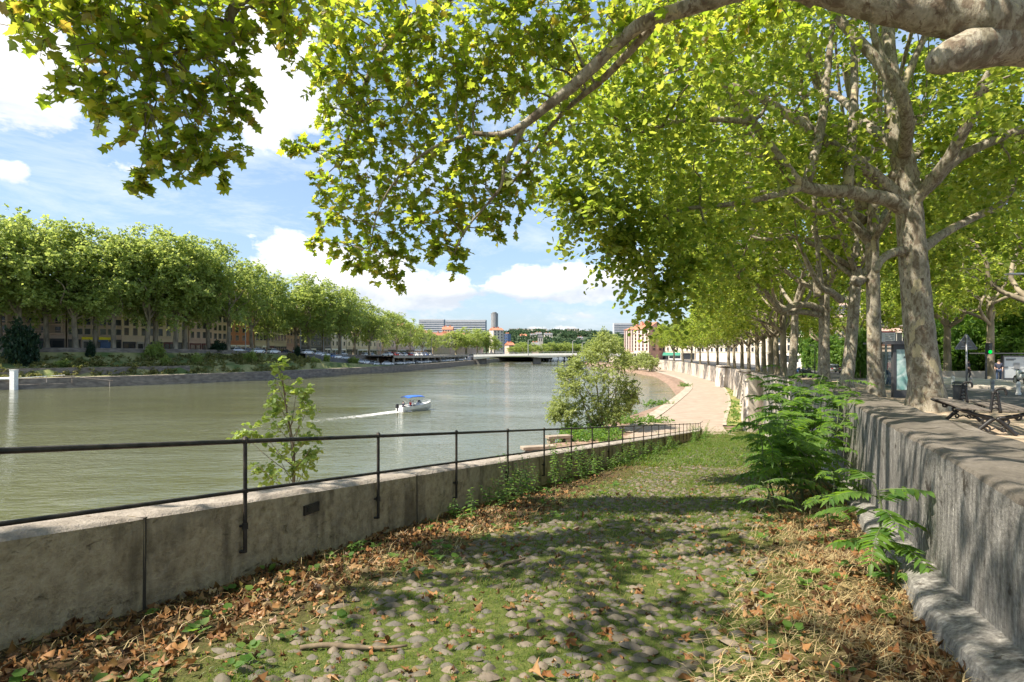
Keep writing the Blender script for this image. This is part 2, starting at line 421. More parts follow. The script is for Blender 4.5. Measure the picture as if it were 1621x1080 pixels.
t = NT('street_wall_top'); v = t.coord(); n1 = t.noise(v, 2.0, 6, .65); n2 = t.noise(v, 30, 5, .7); vo = t.n('ShaderNodeTexVoronoi', feature='DISTANCE_TO_EDGE'); vo.inputs['Scale'].default_value = .9
t.l(t.mix(.35, t.coord((1,.6,1)), t.n('ShaderNodeTexNoise').outputs[1]), vo.inputs['Vector'])
c = t.ramp(n1, [(.3,(.095,.083,.07)),(.5,(.17,.15,.125)),(.7,(.25,.22,.19))]); c = t.mix(.5, c, t.ramp(n2, [(.3,(.4,.4,.4)),(.7,(1,1,1))]), 'MULTIPLY')
c = t.mix(t.ramp(vo.outputs['Distance'], [(.0,(.8,.8,.8)),(.012,(0,0,0))]), c, (.03,.026,.02))
t.pbsdf(c, .95, t.mix(.5, n1, n2), .9, .05, spec=.15); M['wall_top'] = t.m
M['far_wall'] = noisy('quay_wall_stone', (.30,.25,.20), (.66,.58,.50), 1.1, .9, stretch=(1,1,.22), bump=.5, bscale=3, lo=.38, hi=.6)
def wob(Y, k): return .006*math.sin(Y*1.1+k*.12)+.003*math.sin(Y*2.3+k*.3)
def wall_run(name, Y0, Y1, dy, thick, label, mats, rough=1.0, base=None, topd=0, ledge=True, off=0):
    rows_f, rows_t, rows_b = [], [], []
    n = max(2, int((Y1-Y0)/dy)+1)
    for Y in np.linspace(Y0, Y1, n):
        x, zt = wf(Y)+off, wt(Y)+topd; zb = (gz(Y) if base is None else base)-.5
        face = [(x-(.15*(1-k/14))*(0 if rough else 1)+wob(Y,k)*rough, Y, zb+(zt-zb)*k/14-(.06 if k==13 else 0)) for k in range(15)]
        r = rng.random()*.03*rough
        face[-1] = (x+.003+wob(Y,14)*rough, Y, zt-.03-r*.7)
        top = [face[-1]]+[(x+.022+wob(Y,15)*rough, Y, zt-.006-r*.3)]+[(x+.08+(thick-.1)*k/6, Y, zt+.014*math.sin(Y*4+k*1.7)*rough) for k in range(7)]+[(x+thick+.02,Y,zt-.05)]
        rows_f.append(face); rows_t.append(top); rows_b.append([top[-1],(x+thick+.02,Y,zt-3)])
    mb = MB(); mb.loft(rows_f, 0); mb.loft(rows_t, 1); mb.loft(rows_b, 0)
    for e, fl in ((0,0),(-1,1)):                                  # end caps
        q = rows_f[e]+rows_t[e][1:]+[rows_b[e][1]]; q = q if fl else q[::-1]
        mb.add(q, [tuple(range(len(q)))], 0)
    o = mb.build(name, mats); o.data.polygons.foreach_set('use_smooth', [True]*len(o.data.polygons))
    es = o.modifiers.new('edges','EDGE_SPLIT'); es.split_angle = R(28)
    return tag(o, label, 'wall')
nw = wall_run('street_parapet_wall', -6, 33, .16, .98, 'thick grey street wall with streaked render beside the cobbled ramp', [M['wall_face'], M['wall_top']])
# ledge at its foot
rows = []
for Y in np.linspace(-6, 24, 190):
    x = wf(Y); z = gz(Y); w_ = .30+.03*math.sin(Y*1.9)+.008*math.sin(Y*6.1); h_ = .24+.02*math.sin(Y*2.3+1)+.006*math.sin(Y*8)
    gap = (math.sin(Y*1.31+.4) > .93)
    if gap: w_ *= .8; h_ *= .75
    rows.append([(x-w_-.02,Y,z-.3),(x-w_+.004*math.sin(Y*15),Y,z+h_*.4),(x-w_+.03,Y,z+h_-.03),(x-w_+.07,Y,z+h_),(x-.12,Y,z+h_+.03+.02*math.sin(Y*9)),(x+.05,Y,z+h_+.05)])
m = MB(); m.loft(rows); lo_ = m.build('footing_ledge', M['wall_face'], nw)
wall_run('quay_wall', 33.02, 98, .5, .9, 'pale stone quay wall stepping along the street above the grass verge', [M['far_wall'], M['wall_top']], base=ZQ)
wall_run('quay_wall', 101, 128, .7, .9, 'stained pale quay wall section with black streaks past the dark niche', [M['far_wall'], M['wall_top']], base=ZQ)
wall_run('quay_wall', 131.5, 400, 2.0, .9, 'long pale quay wall curving along the far path', [M['far_wall'], M['wall_top']], base=ZQ, rough=.0)
# niche back wall, buttresses, stair
m = MB(); m.loft([[(wf(98)+3.0,97,ZQ-.3),(wf(98)+3.0,97,wt(98)-.9)],[(wf(101)+3.0,102,ZQ-.3),(wf(101)+3.0,102,wt(101)-.9)]]); m.loft([[(wf(98)+.9,97.98,ZQ-.3),(wf(98)+.9,97.98,wt(98)-.9)],[(wf(98)+3,97,ZQ-.3),(wf(98)+3,97,wt(98)-.9)]])
tag(m.build('niche_wall', M['far_wall']), 'shaded back wall of the niche in the pale quay wall', 'wall')
def buttress(Y, w, dep, lab, top=0):
    x = wf(Y); zt = wt(Y)+top; mb = MB()
    mb.loft([[(x-dep-.5,Y-w/2-.2,ZQ-.2),(x-dep,Y-w/2,zt-.35),(x+.3,Y-w/2,zt-.05)],[(x-dep-.5,Y+w/2+.2,ZQ-.2),(x-dep,Y+w/2,zt-.35),(x+.3,Y+w/2,zt-.05)]])
    for s in (-1,1): q = [(x-dep-.5,Y+s*(w/2+.2),ZQ-.2),(x-dep,Y+s*w/2,zt-.35),(x+.3,Y+s*w/2,zt-.05),(x+.3,Y+s*w/2,ZQ-.2)]; mb.add(q if s<0 else q[::-1], [(0,1,2,3)])
    mb.box((x-dep/2+.1,Y,zt+.06),(dep+.5,w+.5,.22))
    tag(mb.build('wall_buttress', M['far_wall']), lab, 'buttress', 'buttresses of the quay wall')
buttress(129.7, 5.0, 1.1, 'broad pale stone pier of the quay wall beyond the dark niche', .35)
buttress(99.6-2.4, 1.2, .9, 'narrow stone buttress at the near side of the dark niche', 0)
buttress(102.0, 1.2, .9, 'narrow stone buttress at the far side of the dark niche', 0)
buttress(84, 1.4, .8, 'dark streaked buttress of the quay wall nearest the ailanthus', 0)
st_ = MB()
for k in range(9):
    Y = 58+k*1.15; x = wf(62)-.35*0; zt = ZQ+.3+(wt(60)-.9-ZQ)*(1-k/9.0)
    st_.box((wf(Y)-.85, Y, (ZQ-.2+zt)/2), (1.7, 1.13, zt-ZQ+.2)); st_.box((wf(Y)-.9, Y, zt+.09), (1.9,1.135,.16))
tag(st_.build('quay_stair', M['far_wall']), 'pale stone stair climbing the quay wall behind the ailanthus', 'stairs')

# river side parapet --------------------------------------------------------
t = NT('parapet_stone'); v = t.coord((1,1,1)); a1 = t.noise(v, 1.6, 6, .65, .4); a2 = t.noise(v, 9, 6, .7); a3 = t.noise(t.coord((1.5,1.5,.35)), 2.4, 4)
c = t.ramp(a2, [(.28,(.20,.152,.09)),(.5,(.385,.305,.19)),(.72,(.49,.40,.265))])
c = t.mix(t.ramp(a3, [(.50,(0,0,0)),(.66,(.75,.75,.75))]), c, (.11,.085,.055)); c = t.mix(t.ramp(a1, [(.55,(0,0,0)),(.7,(.6,.6,.6))]), c, (.24,.20,.145))
cr = t.noise(t.coord((1,1,2.6)), 3.2, 6, .75, 1.2)
c = t.mix(t.ramp(cr, [(.27,(.8,.8,.8)),(.34,(0,0,0))]), c, (.075,.06,.043))
hb = t.math('ADD', a2, t.math('MULTIPLY', t.ramp(cr, [(.28,(0,0,0)),(.38,(1,1,1))]), .8)); t.pbsdf(c, .95, hb, .8, .045, spec=.15); M['parapet'] = t.m
t = NT('parapet_top'); v = t.coord(); a1 = t.noise(v, 3, 6, .7); a2 = t.noise(v, 22, 5, .7)
c = t.ramp(a1, [(.3,(.26,.225,.19)),(.7,(.46,.41,.36))]); c = t.mix(.5, c, t.ramp(a2, [(.3,(.45,.45,.45)),(.7,(1,1,1))]), 'MULTIPLY')
t.pbsdf(c, .95, t.mix(.5, a1, a2), 1.0, .05, spec=.15); M['parapet_top'] = t.m
def ph(Y): return .80-.0012*Y                                        # height of the parapet
par = empty('stone_parapet', (lx(0),0,gz(0)), 0, 'low beige stone parapet wall along the river side of the ramp', 'wall')
def Lpar(o): o.parent = par; o.location = (-lx(0),0,-gz(0)); return o
cuts = [-5, 1.9, 4.94, 8.9, 13.2, 18, 24, 31, 40, 55]
for a, b in zip(cuts[:-1], cuts[1:]):
    f_, t_, o_ = [], [], []
    for Y in np.linspace(a+.008, b-.008, max(6, int((b-a)/.13))):
        x, z = lx(Y), gz(Y); h = ph(Y)
        edge = min(Y-a, b-Y); rnd = .03*max(0, 1-edge/.06)
        fc = [(x+wob(Y,k)*.8-rnd, Y, z-.3+(h+.26)*k/9) for k in range(10)]
        ch = .02*rng.random()**2
        tp = [fc[-1], (x-.03-ch+wob(Y,11), Y, z+h-.012-rnd)]+[(x-.07-.6*k/5, Y, z+h+.012*math.sin(5*Y+2*k)-rnd) for k in range(6)]+[(x-.70,Y,z+h-.05)]
        f_.append(fc); t_.append(tp); o_.append([tp[-1], (x-.72,Y,ZQ-.6)])
    mb = MB(); mb.loft(f_, 0, flip=True); mb.loft(t_, 1, flip=True); mb.loft(o_, 0, flip=True)
    for e, fl in ((0,1),(-1,0)):
        q = f_[e]+t_[e][1:]+[o_[e][1]]; q = q if fl else q[::-1]; mb.add(q, [tuple(range(len(q)))], 0)
    o = Lpar(mb.build('wall_block', [M['parapet'], M['parapet_top']])); o.data.polygons.foreach_set('use_smooth', [True]*len(o.data.polygons))
    es = o.modifiers.new('edges','EDGE_SPLIT'); es.split_angle = R(42)
M['mortar'] = plain('mortar', (.05,.04,.03), .95)
M['iron'] = noisy('old_iron', (.022,.020,.018), (.06,.05,.04), 9, .5, bump=.25, metal=.3)
for Y in cuts[1:-1]:
    mb = MB(); mb.box((lx(Y)-.36, Y, gz(Y)+ph(Y)/2-.1), (.66,.05,ph(Y)+.14), .0); o = Lpar(mb.build('mortar_joint', M['mortar']))
Yd = F*5.28/(1198-491); mb = MB(); th = math.atan2(1,.4303)
mb.box((lx(Yd)+.012,Yd,gz(Yd)+.57),(.24,.035,.11),th); mb.box((lx(Yd)+.022,Yd,gz(Yd)+.575),(.17,.03,.05),th); Lpar(mb.build('drain_plate', M['iron']))
Yd = 12.6; mb = MB(); mb.box((lx(Yd)+.005,Yd,gz(Yd)+.42),(.14,.03,.14),th); Lpar(mb.build('drain_hole', M['mortar']))

# iron railing -----------------------------------------------------------------
rail = empty('iron_railing', (lx(6),6,gz(6)), 0, 'slender black iron railing on the low stone parapet', 'railing')
def Lr_(o): o.parent = rail; o.location = (-lx(6),-6,-gz(6)); return o
Yr = np.concatenate([np.linspace(-5,30,60), np.linspace(31,55,30)])
def rp(Y, h, off=.055): return (lx(Y)+off, Y, gz(Y)+h)
HT, HL = 1.395, .89
mb = MB(); mb.tube([rp(Y,HT-.0*Y) for Y in Yr], .024, 8); Lr_(mb.build('top_rail', M['iron'], smooth=True))
mb = MB(); mb.tube([rp(Y,HL) for Y in Yr], .019, 8); Lr_(mb.build('lower_rail', M['iron'], smooth=True))
for k in range(-4, 24):
    Y = 5.81+2.042*k
    mb = MB(); x, z = lx(Y), gz(Y)
    mb.tube([(x+.055,Y,z+.26),(x+.055,Y,z+HT+.03)], .021, 8)
    mb.tube([(x-.03,Y,z+.27),(x+.055,Y,z+.27)], .017, 6); mb.tube([(x-.03,Y,z+.53),(x+.055,Y,z+.53)], .014, 6)
    mb.lathe([(.0,-.03),(.034,-.015),(.034,.012),(.02,.035),(.0,.045)], (x+.055,Y,z+HT+.01), 10)
    mb.lathe([(.03,-.02),(.03,.02)], (x+.055,Y,z+HL), 10); mb.lathe([(.03,-.03),(.03,.03)], (x+.055,Y,z+.53), 8)
    Lr_(mb.build('post', M['iron'], smooth=False))
# ================================================================== trees
def crown_mesh(name, centers, radii, ntwig, nleaf, lsize, tmpl, mat, tlen=.8, droop=.3, r=None, stem=0, outward=.5, ctr=None, flat=.8, lo=.25):
    r = r or rng
    B, D, L = [], [], []
    for c, rad in zip(centers, radii):
        if callable(ntwig): nt_ = ntwig(rad); k_ = min(1.0, .18+rad*1.25)
        else: nt_, k_ = ntwig, 1.0
        p = ball_pts(nt_, r, lo)*rad*np.array([1,1,.72])
        d = nrm(nrm(p)*outward + .55*r.normal(size=p.shape) + np.array([0,0,-.12]))
        B.append(c+p); D.append(d); L.append(k_*tlen*(.6+.8*r.random(nt_)))
    B, D, L = np.concatenate(B), np.concatenate(D), np.concatenate(L)
    O, x, y, z, S = twig_leaves(B, D, L, nleaf, lsize, droop, r=r, flat=flat)
    tv, tf = tmpl
    V, Fc = scatter(tv, tf, O, x, y, z, S)
    me = np_mesh(name, V, Fc, mat, smooth=False)
    return me, (B, D, L)

def grow(r, mb, skel, p0, p1, r0, r1, sag=0.0, seg=7, up=.0, sub=3, jag=.1):
    p0, p1 = np.asarray(p0, float), np.asarray(p1, float); Ld = np.linalg.norm(p1-p0)
    pts = [p0]
    for k in (1,2,3):
        t_ = k/4; q = p0+(p1-p0)*t_ + np.array([0,0,up*Ld*math.sin(math.pi*t_)-sag*Ld*math.sin(math.pi*t_)]) + r.normal(size=3)*jag*Ld*.5
        pts.append(q)
    pts.append(p1); rad = np.linspace(r0, r1, 5)
    P, Q = smooth_path(pts, rad, sub); mb.tube(P, Q, seg, rough=.12)
    for p, q in zip(P, Q): skel.append((p, q))

def make_tree(r, H, Rc, zlo, tr, fork, nclump, crad, ntwig, nleaf, lsize, tmpl, leafm, barkm, cshift=(0,0), limbs=7, trunk_pts=None, extra_limbs=(), tlen=.8,
              seg=10, knobs=3, branches=True, flatbot=.6, extra_clumps=(), shell=.5, droop=.3, avoid=None, br=.16):
    mb = MB(); skel = []
    if trunk_pts is None:
        l1, l2 = r.normal(size=2)*.25, r.normal(size=2)*.4
        trunk_pts = [(0,0,-.4),(0,0,.05),(.02,.02,.5),(l1[0]*.3,l1[1]*.3,1.6),(l1[0]*.7,l1[1]*.7,fork*.6),(l1[0],l1[1],fork),(l1[0]+l2[0],l1[1]+l2[1],fork+(H-fork)*.35),(l1[0]+1.5*l2[0],l1[1]+1.5*l2[1],H*.86)]
    n = len(trunk_pts); tz = np.array([p[2] for p in trunk_pts])
    rad = [tr*float(np.interp(z, [-.4,.0,.25,.6,1.4,fork,fork+(H-fork)*.35,H*.86], [1.6,1.45,1.22,1.09,1.0,.84,.5,.12])) for z in tz]
    P, Q = smooth_path(trunk_pts, rad, 5); mb.tube(P, Q, seg+6, rough=.07)
    for p, q in zip(P, Q):
        if p[2] > fork*.8: skel.append((p, q*.6))
    def at(z): return np.array([np.interp(z, P[:,2], P[:,0]), np.interp(z, P[:,2], P[:,1]), z]), float(np.interp(z, P[:,2], Q))
    for k in range(knobs):                                       # pollard knuckles and old cuts
        c, q = at(fork*(.75+.5*r.random())); a = r.random()*6.28; dd = np.array([math.cos(a), math.sin(a), .3])
        mb.tube([c+dd*q*.4, c+dd*q*1.05, c+dd*q*1.3, c+dd*q*1.36], [q*.5,q*.46,q*.36,q*.2], 8, sm=2, rough=.25)
    for pts, rr, *nosk in extra_limbs:
        PP, QQ = smooth_path(pts, rr, 5); mb.tube(PP, QQ, seg, rough=.14)
        if nosk: continue
        for p, q in zip(PP, QQ): skel.append((p, q))
    zc, hz = (zlo+H)/2, (H-zlo)/2
    ctr = np.array([cshift[0], cshift[1], zc])
    for k in range(limbs):
        z0 = fork*(.88+.12*r.random()) if k < limbs*.6 else fork+(H-fork)*.3*r.random()
        c, q = at(z0); a = k*2.4+r.random()*.8; f = .55+.3*r.random()
        end = ctr+np.array([math.cos(a)*Rc*f, math.sin(a)*Rc*f, hz*(-.25+.9*r.random())])
        grow(r, mb, skel, c, end, min(q*.62, tr*.5), tr*.10, up=.10*r.random()-.02, seg=8)
    cl, cr = [], []
    while len(cl) < nclump:
        p = ball_pts(1, r, shell)[0]
        if p[2] < -flatbot: continue
        if p[2] < 0 and np.hypot(p[0], p[1]) < .35: continue
        c_ = ctr+p*np.array([Rc, Rc, hz])
        if avoid is not None and avoid(c_): continue
        cl.append(c_); cr.append(crad*(.65+.6*r.random()))
    for c, q in extra_clumps: cl.append(np.asarray(c, float)); cr.append(q)
    sp = np.array([s[0] for s in skel]); sr = np.array([s[1] for s in skel])
    if branches:
        for c in cl:
            dd = np.linalg.norm(sp-c, axis=1)+np.maximum(0, sp[:,2]-c[2])*.8
            j = int(np.argmin(dd)); dummy = []
            grow(r, mb, dummy, sp[j], c, min(sr[j]*.7, tr*br), tr*br*.22, up=.08, seg=5, sub=3, jag=.07)
    tm = mb.mesh('trunk', barkm, smooth=True)
    cm, tw = crown_mesh('crown', cl, cr, ntwig, nleaf, lsize, tmpl, leafm, tlen, droop, r)
    return tm, cm, tw

LOB, SIX, DIA, NAR = (LOBED_V, LOBED_F), (SIX_V, SIX_F), (DIA_V, DIA_F), (NARROW_V, DIA_F)
def plant_tree(name, loc, tm, cm, label, cat='tree', group=None, rz=0, scale=(1,1,1)):
    e = empty(name, loc, rz, label, cat, group); e.scale = scale
    link('trunk', tm, e); link('crown', cm, e); return e

# --- the tree beside the camera whose boughs hang over the picture (trunk outside the frame)
r0 = np.random.default_rng(21)
bx, by = 8.9, 7.0; b0 = np.array([bx, by, sz(by)])
def rel(P): return np.asarray(P, float)-b0
Wl = lambda L: [rel(W(u,v,Y)) for u,v,Y in L]
big = ([rel((bx,by,EZ+3.2))]+Wl([(1700,62,6.5),(1600,36,6.1),(1500,24,6.2),(1400,8,6.3),(1300,-14,6.5),(1210,-22,6.8),(1130,0,7.1),(1030,32,7.3),(985,62,7.45),(940,105,7.6),(903,140,7.75),(870,165,7.9),(830,197,8.1),(795,213,8.2),(750,211,8.4)]),
       [.33,.28,.25,.225,.195,.155,.115,.105,.095,.088,.082,.075,.068,.058,.048,.03])
under = (Wl([(1720,100,6.6),(1621,66,6.3),(1540,78,6.1),(1490,96,6.0),(1478,112,5.98)]), [.22,.25,.21,.15,.05], True)
lft = (Wl([(1300,-14,6.5),(1000,-160,6.4),(700,-160,6.2),(480,-70,6.1),(372,10,6.0),(366,70,6.0)]), [.2,.13,.10,.08,.055,.04])
lf2 = (Wl([(366,64,6.0),(300,78,5.9),(235,92,5.85),(150,70,5.8),(60,30,5.7)]), [.025,.02,.016,.012,.008])
lf3 = (Wl([(480,-70,6.1),(330,-80,5.5),(160,-60,5.2),(40,-40,5.0)]), [.06,.05,.03,.015])
mid = (Wl([(1130,0,7.1),(900,-60,8.5),(700,0,9),(600,90,9.4),(560,190,9.6),(540,260,9.7)]), [.11,.09,.075,.05,.03,.015])
md2 = (Wl([(750,211,8.4),(690,232,8.6),(640,270,8.7),(600,330,8.8),(585,400,8.9)]), [.03,.025,.02,.014,.008])
md3 = (Wl([(830,197,8.1),(800,260,8.3),(790,300,8.4),(740,360,8.6),(720,400,8.7)]), [.04,.03,.022,.015,.008])
md4 = (Wl([(1045,28,7.3),(960,120,8.2),(880,190,9.4),(800,300,10.2),(700,340,10.5)]), [.06,.05,.04,.025,.012])
over = [([rel((x,y,EZ+z)) for x,y,z in L_], [.15,.12,.09,.06,.03]) for L_ in ([(3,6.8,4.4),(.5,5.6,5.7),(-2.5,4.6,6.4),(-6,3.5,6.8),(-11,2.5,7.2)],[(3,6.8,4.4),(.5,6.6,6.2),(-3,7.3,7.2),(-6,7.8,7.7),(-11,7.6,8)],[(5.2,6.3,4.1),(2.5,2.5,5.6),(-1,0,6.5),(-5,-1.5,7),(-10,-3,7.4)],[(6.8,6.3,4.2),(5,2.5,5.6),(3,-.5,6.3),(0,-3,6.9),(-4,-5,7.2)])]
clump_px = [ # u, v, Y, radius in metres : foliage masses along the boughs
 (20,-20,5.4,.35),(75,18,5.5,.42),(130,30,5.6,.42),(190,10,5.6,.5),(150,-40,5.4,.6),(260,10,5.8,.5),(320,25,5.9,.45),(390,0,6.0,.5),(440,-10,6.2,.45),
 (112,128,5.6,.16),(150,150,5.7,.2),(205,110,5.8,.42),(170,160,5.7,.22),(270,100,5.9,.42),(330,90,6.0,.36),(365,120,6.0,.25),
 (230,190,5.8,.3),(285,180,5.9,.34),(340,180,6.0,.32),(372,165,6.0,.2),(255,232,5.8,.16),(300,225,5.9,.24),(355,222,6.0,.2),(245,275,5.8,.10),(218,285,5.8,.06),(348,270,6.0,.1),(265,255,5.8,.1),(320,250,5.9,.1),
 (450,20,6.4,.35),(500,-10,7.0,.5),(430,30,6.2,.2),
 (545,20,8.6,.55),(510,60,8.8,.35),(560,100,9.0,.5),(520,140,9,.42),(505,105,9.0,.25),(600,40,8.8,.7),(650,90,9.0,.7),(620,160,9.2,.6),(570,190,9.4,.55),(540,175,9.4,.3),
 (680,30,8.6,.7),(640,220,9.3,.6),(590,245,9.5,.45),(550,250,9.6,.3),(520,242,9.6,.25),(480,232,9.6,.14),(455,230,9.6,.1),(690,150,9,.7),(720,90,8.8,.6),
 (505,290,9.6,.18),(540,300,9.6,.35),(590,310,9.4,.45),(650,300,9.2,.55),(700,280,9,.55),(560,350,9.3,.36),(520,345,9.4,.22),(610,370,9.2,.4),(660,360,9.1,.42),(580,400,9.1,.32),(540,390,9.2,.2),(505,385,9.3,.12),
 (630,415,9.1,.25),(590,425,9.1,.16),(630,443,9.1,.10),(560,415,9.2,.12),(700,340,9,.4),(745,330,8.9,.4),(720,400,8.8,.13),(722,420,8.8,.08),(760,290,8.8,.5),(800,330,8.8,.3),(790,250,8.6,.5),(740,220,8.6,.5),(700,380,8.9,.16),(690,398,8.9,.10),
 (770,30,8.4,.7),(750,150,8.8,.6),(830,60,8.4,.6),(820,140,8.8,.55),(860,20,8.2,.7),(900,80,8.6,.5),(960,20,7.8,.5),(840,230,8.8,.35),(880,190,9.2,.3),(830,290,9,.3),(780,365,8.8,.14),(1040,-20,7.5,.6),(930,120,9.5,.35),(1060,50,8.6,.4),
 (1120,40,8.6,.45),(1180,10,8.0,.45),(1250,30,8,.35)]
ec = [(rel(W(u,v,Y)), q) for u,v,Y,q in clump_px]
# the part of the crown above and behind the frame, which shades the ramp
for k in range(98):
    while True:
        x, y, z = -15+20*r0.random(), -6+14.5*r0.random(), 4.2+5.0*r0.random()
        if y <= .5 or (VH-F*z/y) < -130 or (x/y*F+CX) < -150: break
    ec.append((rel((x, y, EZ+z)), .40+.5*r0.random()))
r1 = np.random.default_rng(22)
tm, cm, tw = make_tree(r1, 15, 7.5, 6.5, .46, 4.6, 26, 1.1, lambda q: int(84*q*q)+5, 8, .104, LOB, M['leaf_near'], M['bark'], cshift=(1,-3), limbs=5, extra_limbs=[big,under,lft,lf2,lf3,mid,md2,md3,md4]+over, tlen=.42, extra_clumps=ec, knobs=2, droop=.4, br=.05,
    avoid=lambda c: (lambda q: q[1] > .5 and (VH-F*(q[2]-EZ)/q[1]) > -150)(c+b0))
t0 = plant_tree('plane_tree', b0, tm, cm, 'plane tree whose mottled bough and leafy twigs hang overhead across the sky')
B, D, L = tw; V, Fc = bars(B, B+D*L[:,None]-np.array([0,0,.3])*L[:,None], .006, .002)
link('twigs', np_mesh('twigs', V, Fc, M['twig']), t0)

# --- the street row on the right
# first big tree: explicit trunk and limbs
u1, Y1 = 1468, 16.5; b1 = np.array([(u1-CX)/F*Y1, Y1, sz(Y1)]); rel1 = lambda L, : [W(u,v,Y)-b1 for u,v,Y in L]
tp = [np.array([0,0,-.4])]+[np.array([0,0,.02])]+rel1([(1464,600,16.5),(1455,520,16.5),(1447,430,16.5),(1440,340,16.5),(1432,270,16.5),(1418,200,16.5),(1412,130,16.6),(1406,60,16.8),(1410,-60,17)])
tp[2][2] = max(tp[2][2], .5)
E1 = [(rel1([(1440,335,16.5),(1405,316,16.3),(1340,304,16.0),(1275,296,15.7),(1235,255,15.5),(1190,192,15.3),(1150,150,15.1),(1112,128,15)]), [.27,.21,.18,.16,.145,.12,.09,.05]),
      (rel1([(1445,310,16.5),(1475,290,16.3),(1510,255,16),(1560,228,15.7),(1621,205,15.4),(1720,170,15)]), [.24,.18,.15,.13,.12,.08]),
      (rel1([(1452,400,16.5),(1490,372,16.7),(1540,345,17),(1590,318,17.2),(1612,262,17.4),(1640,190,17.5)]), [.18,.12,.11,.10,.085,.06]),
      (rel1([(1452,395,16.5),(1415,400,16.4),(1395,412,16.3),(1388,430,16.2)]), [.2,.13,.10,.07]),
      (rel1([(1415,170,16.5),(1440,110,16.4),(1470,40,16.2),(1480,-30,16)]), [.16,.1,.08,.05]),
      (rel1([(1412,130,16.6),(1385,60,16.6),(1370,-20,16.6)]), [.14,.10,.06]),
      (rel1([(1275,296,15.7),(1300,200,15.9),(1310,110,16.2),(1320,20,16.5)]), [.14,.12,.1,.06]),
      (rel1([(1270,296,15.7),(1180,320,15.2),(1090,330,14.8),(1000,350,14.5)]), [.12,.07,.05,.02]),
      (rel1([(1340,304,16.0),(1350,200,16.3),(1352,100,16.8),(1350,0,17)]), [.15,.12,.1,.07]),
      (rel1([(1190,192,15.3),(1090,190,14.9),(1000,215,14.5)]), [.09,.06,.03])]
def px_ok(b, vmax_by_u):
    def f(c):
        q = c+b
        if q[1] < .5: return False
        u = CX+F*q[0]/q[1]; v = VH-F*(q[2]-EZ)/q[1]
        return v > np.interp(u, [p[0] for p in vmax_by_u], [p[1] for p in vmax_by_u])
    return f
lim1 = [(780,170),(850,250),(980,330),(1050,400),(1200,330),(1330,300),(1420,200),(1500,215),(1560,300),(1621,400)]
r2 = np.random.default_rng(31)
ex1 = [(W(u,v,Y)-b1, q) for u,v,Y,q in [(880,120,13,.8),(900,200,13,.8),(930,260,13.2,.7),(960,180,13.5,1),(985,310,13.6,.6),(1000,370,14,.5),(990,400,14,.3),(975,345,13.8,.4),(1030,300,14,1),(1060,370,14.5,.8),(1030,430,14.8,.5),(1050,470,15,.4),(1080,440,15,.7),
   (1100,250,14.5,1),(1140,330,15,.9),(1120,400,15,.8),(1050,200,14,1),(1080,120,14,1),(1160,60,14.5,1),(960,110,13.4,.9),(1010,60,13.5,.9),(905,300,13,.3),(925,330,13,.2),(1240,140,15,.9),(1200,250,15.5,.8),(1310,240,16,.6),(1560,120,15,1),(1600,260,16,.8),(1530,190,17,.8)]]
tm, cm, tw = make_tree(r2, 17.5, 9.5, 4.6, .40, 6.2, 90, 1.3, 44, 12, .128, SIX, M['leaf_mid'], M['bark'], cshift=(-1.5,0), limbs=5, trunk_pts=tp, extra_limbs=E1, tlen=.9, extra_clumps=ex1, avoid=px_ok(b1, lim1), knobs=5, shell=.55)
plant_tree('plane_tree', b1, tm, cm, 'largest mottled plane trunk rising behind the grey street wall beside the bench')
row = [(1386,23.0,.27,'second',480),(1340,31,.31,'third',481),(1304,39.5,.37,'fourth',482),(1253,52,.36,'fifth',483)]
LAB = {'second':'mottled plane tree in front of the bus shelter advert, next to the largest trunk','third':'straight scaly plane tree between the shelter tree and the leaning one','fourth':'plane tree leaning over the wall with long low crooked boughs toward the river','fifth':'pale smooth plane trunk standing beyond the crooked boughs by the parked motorbikes'}
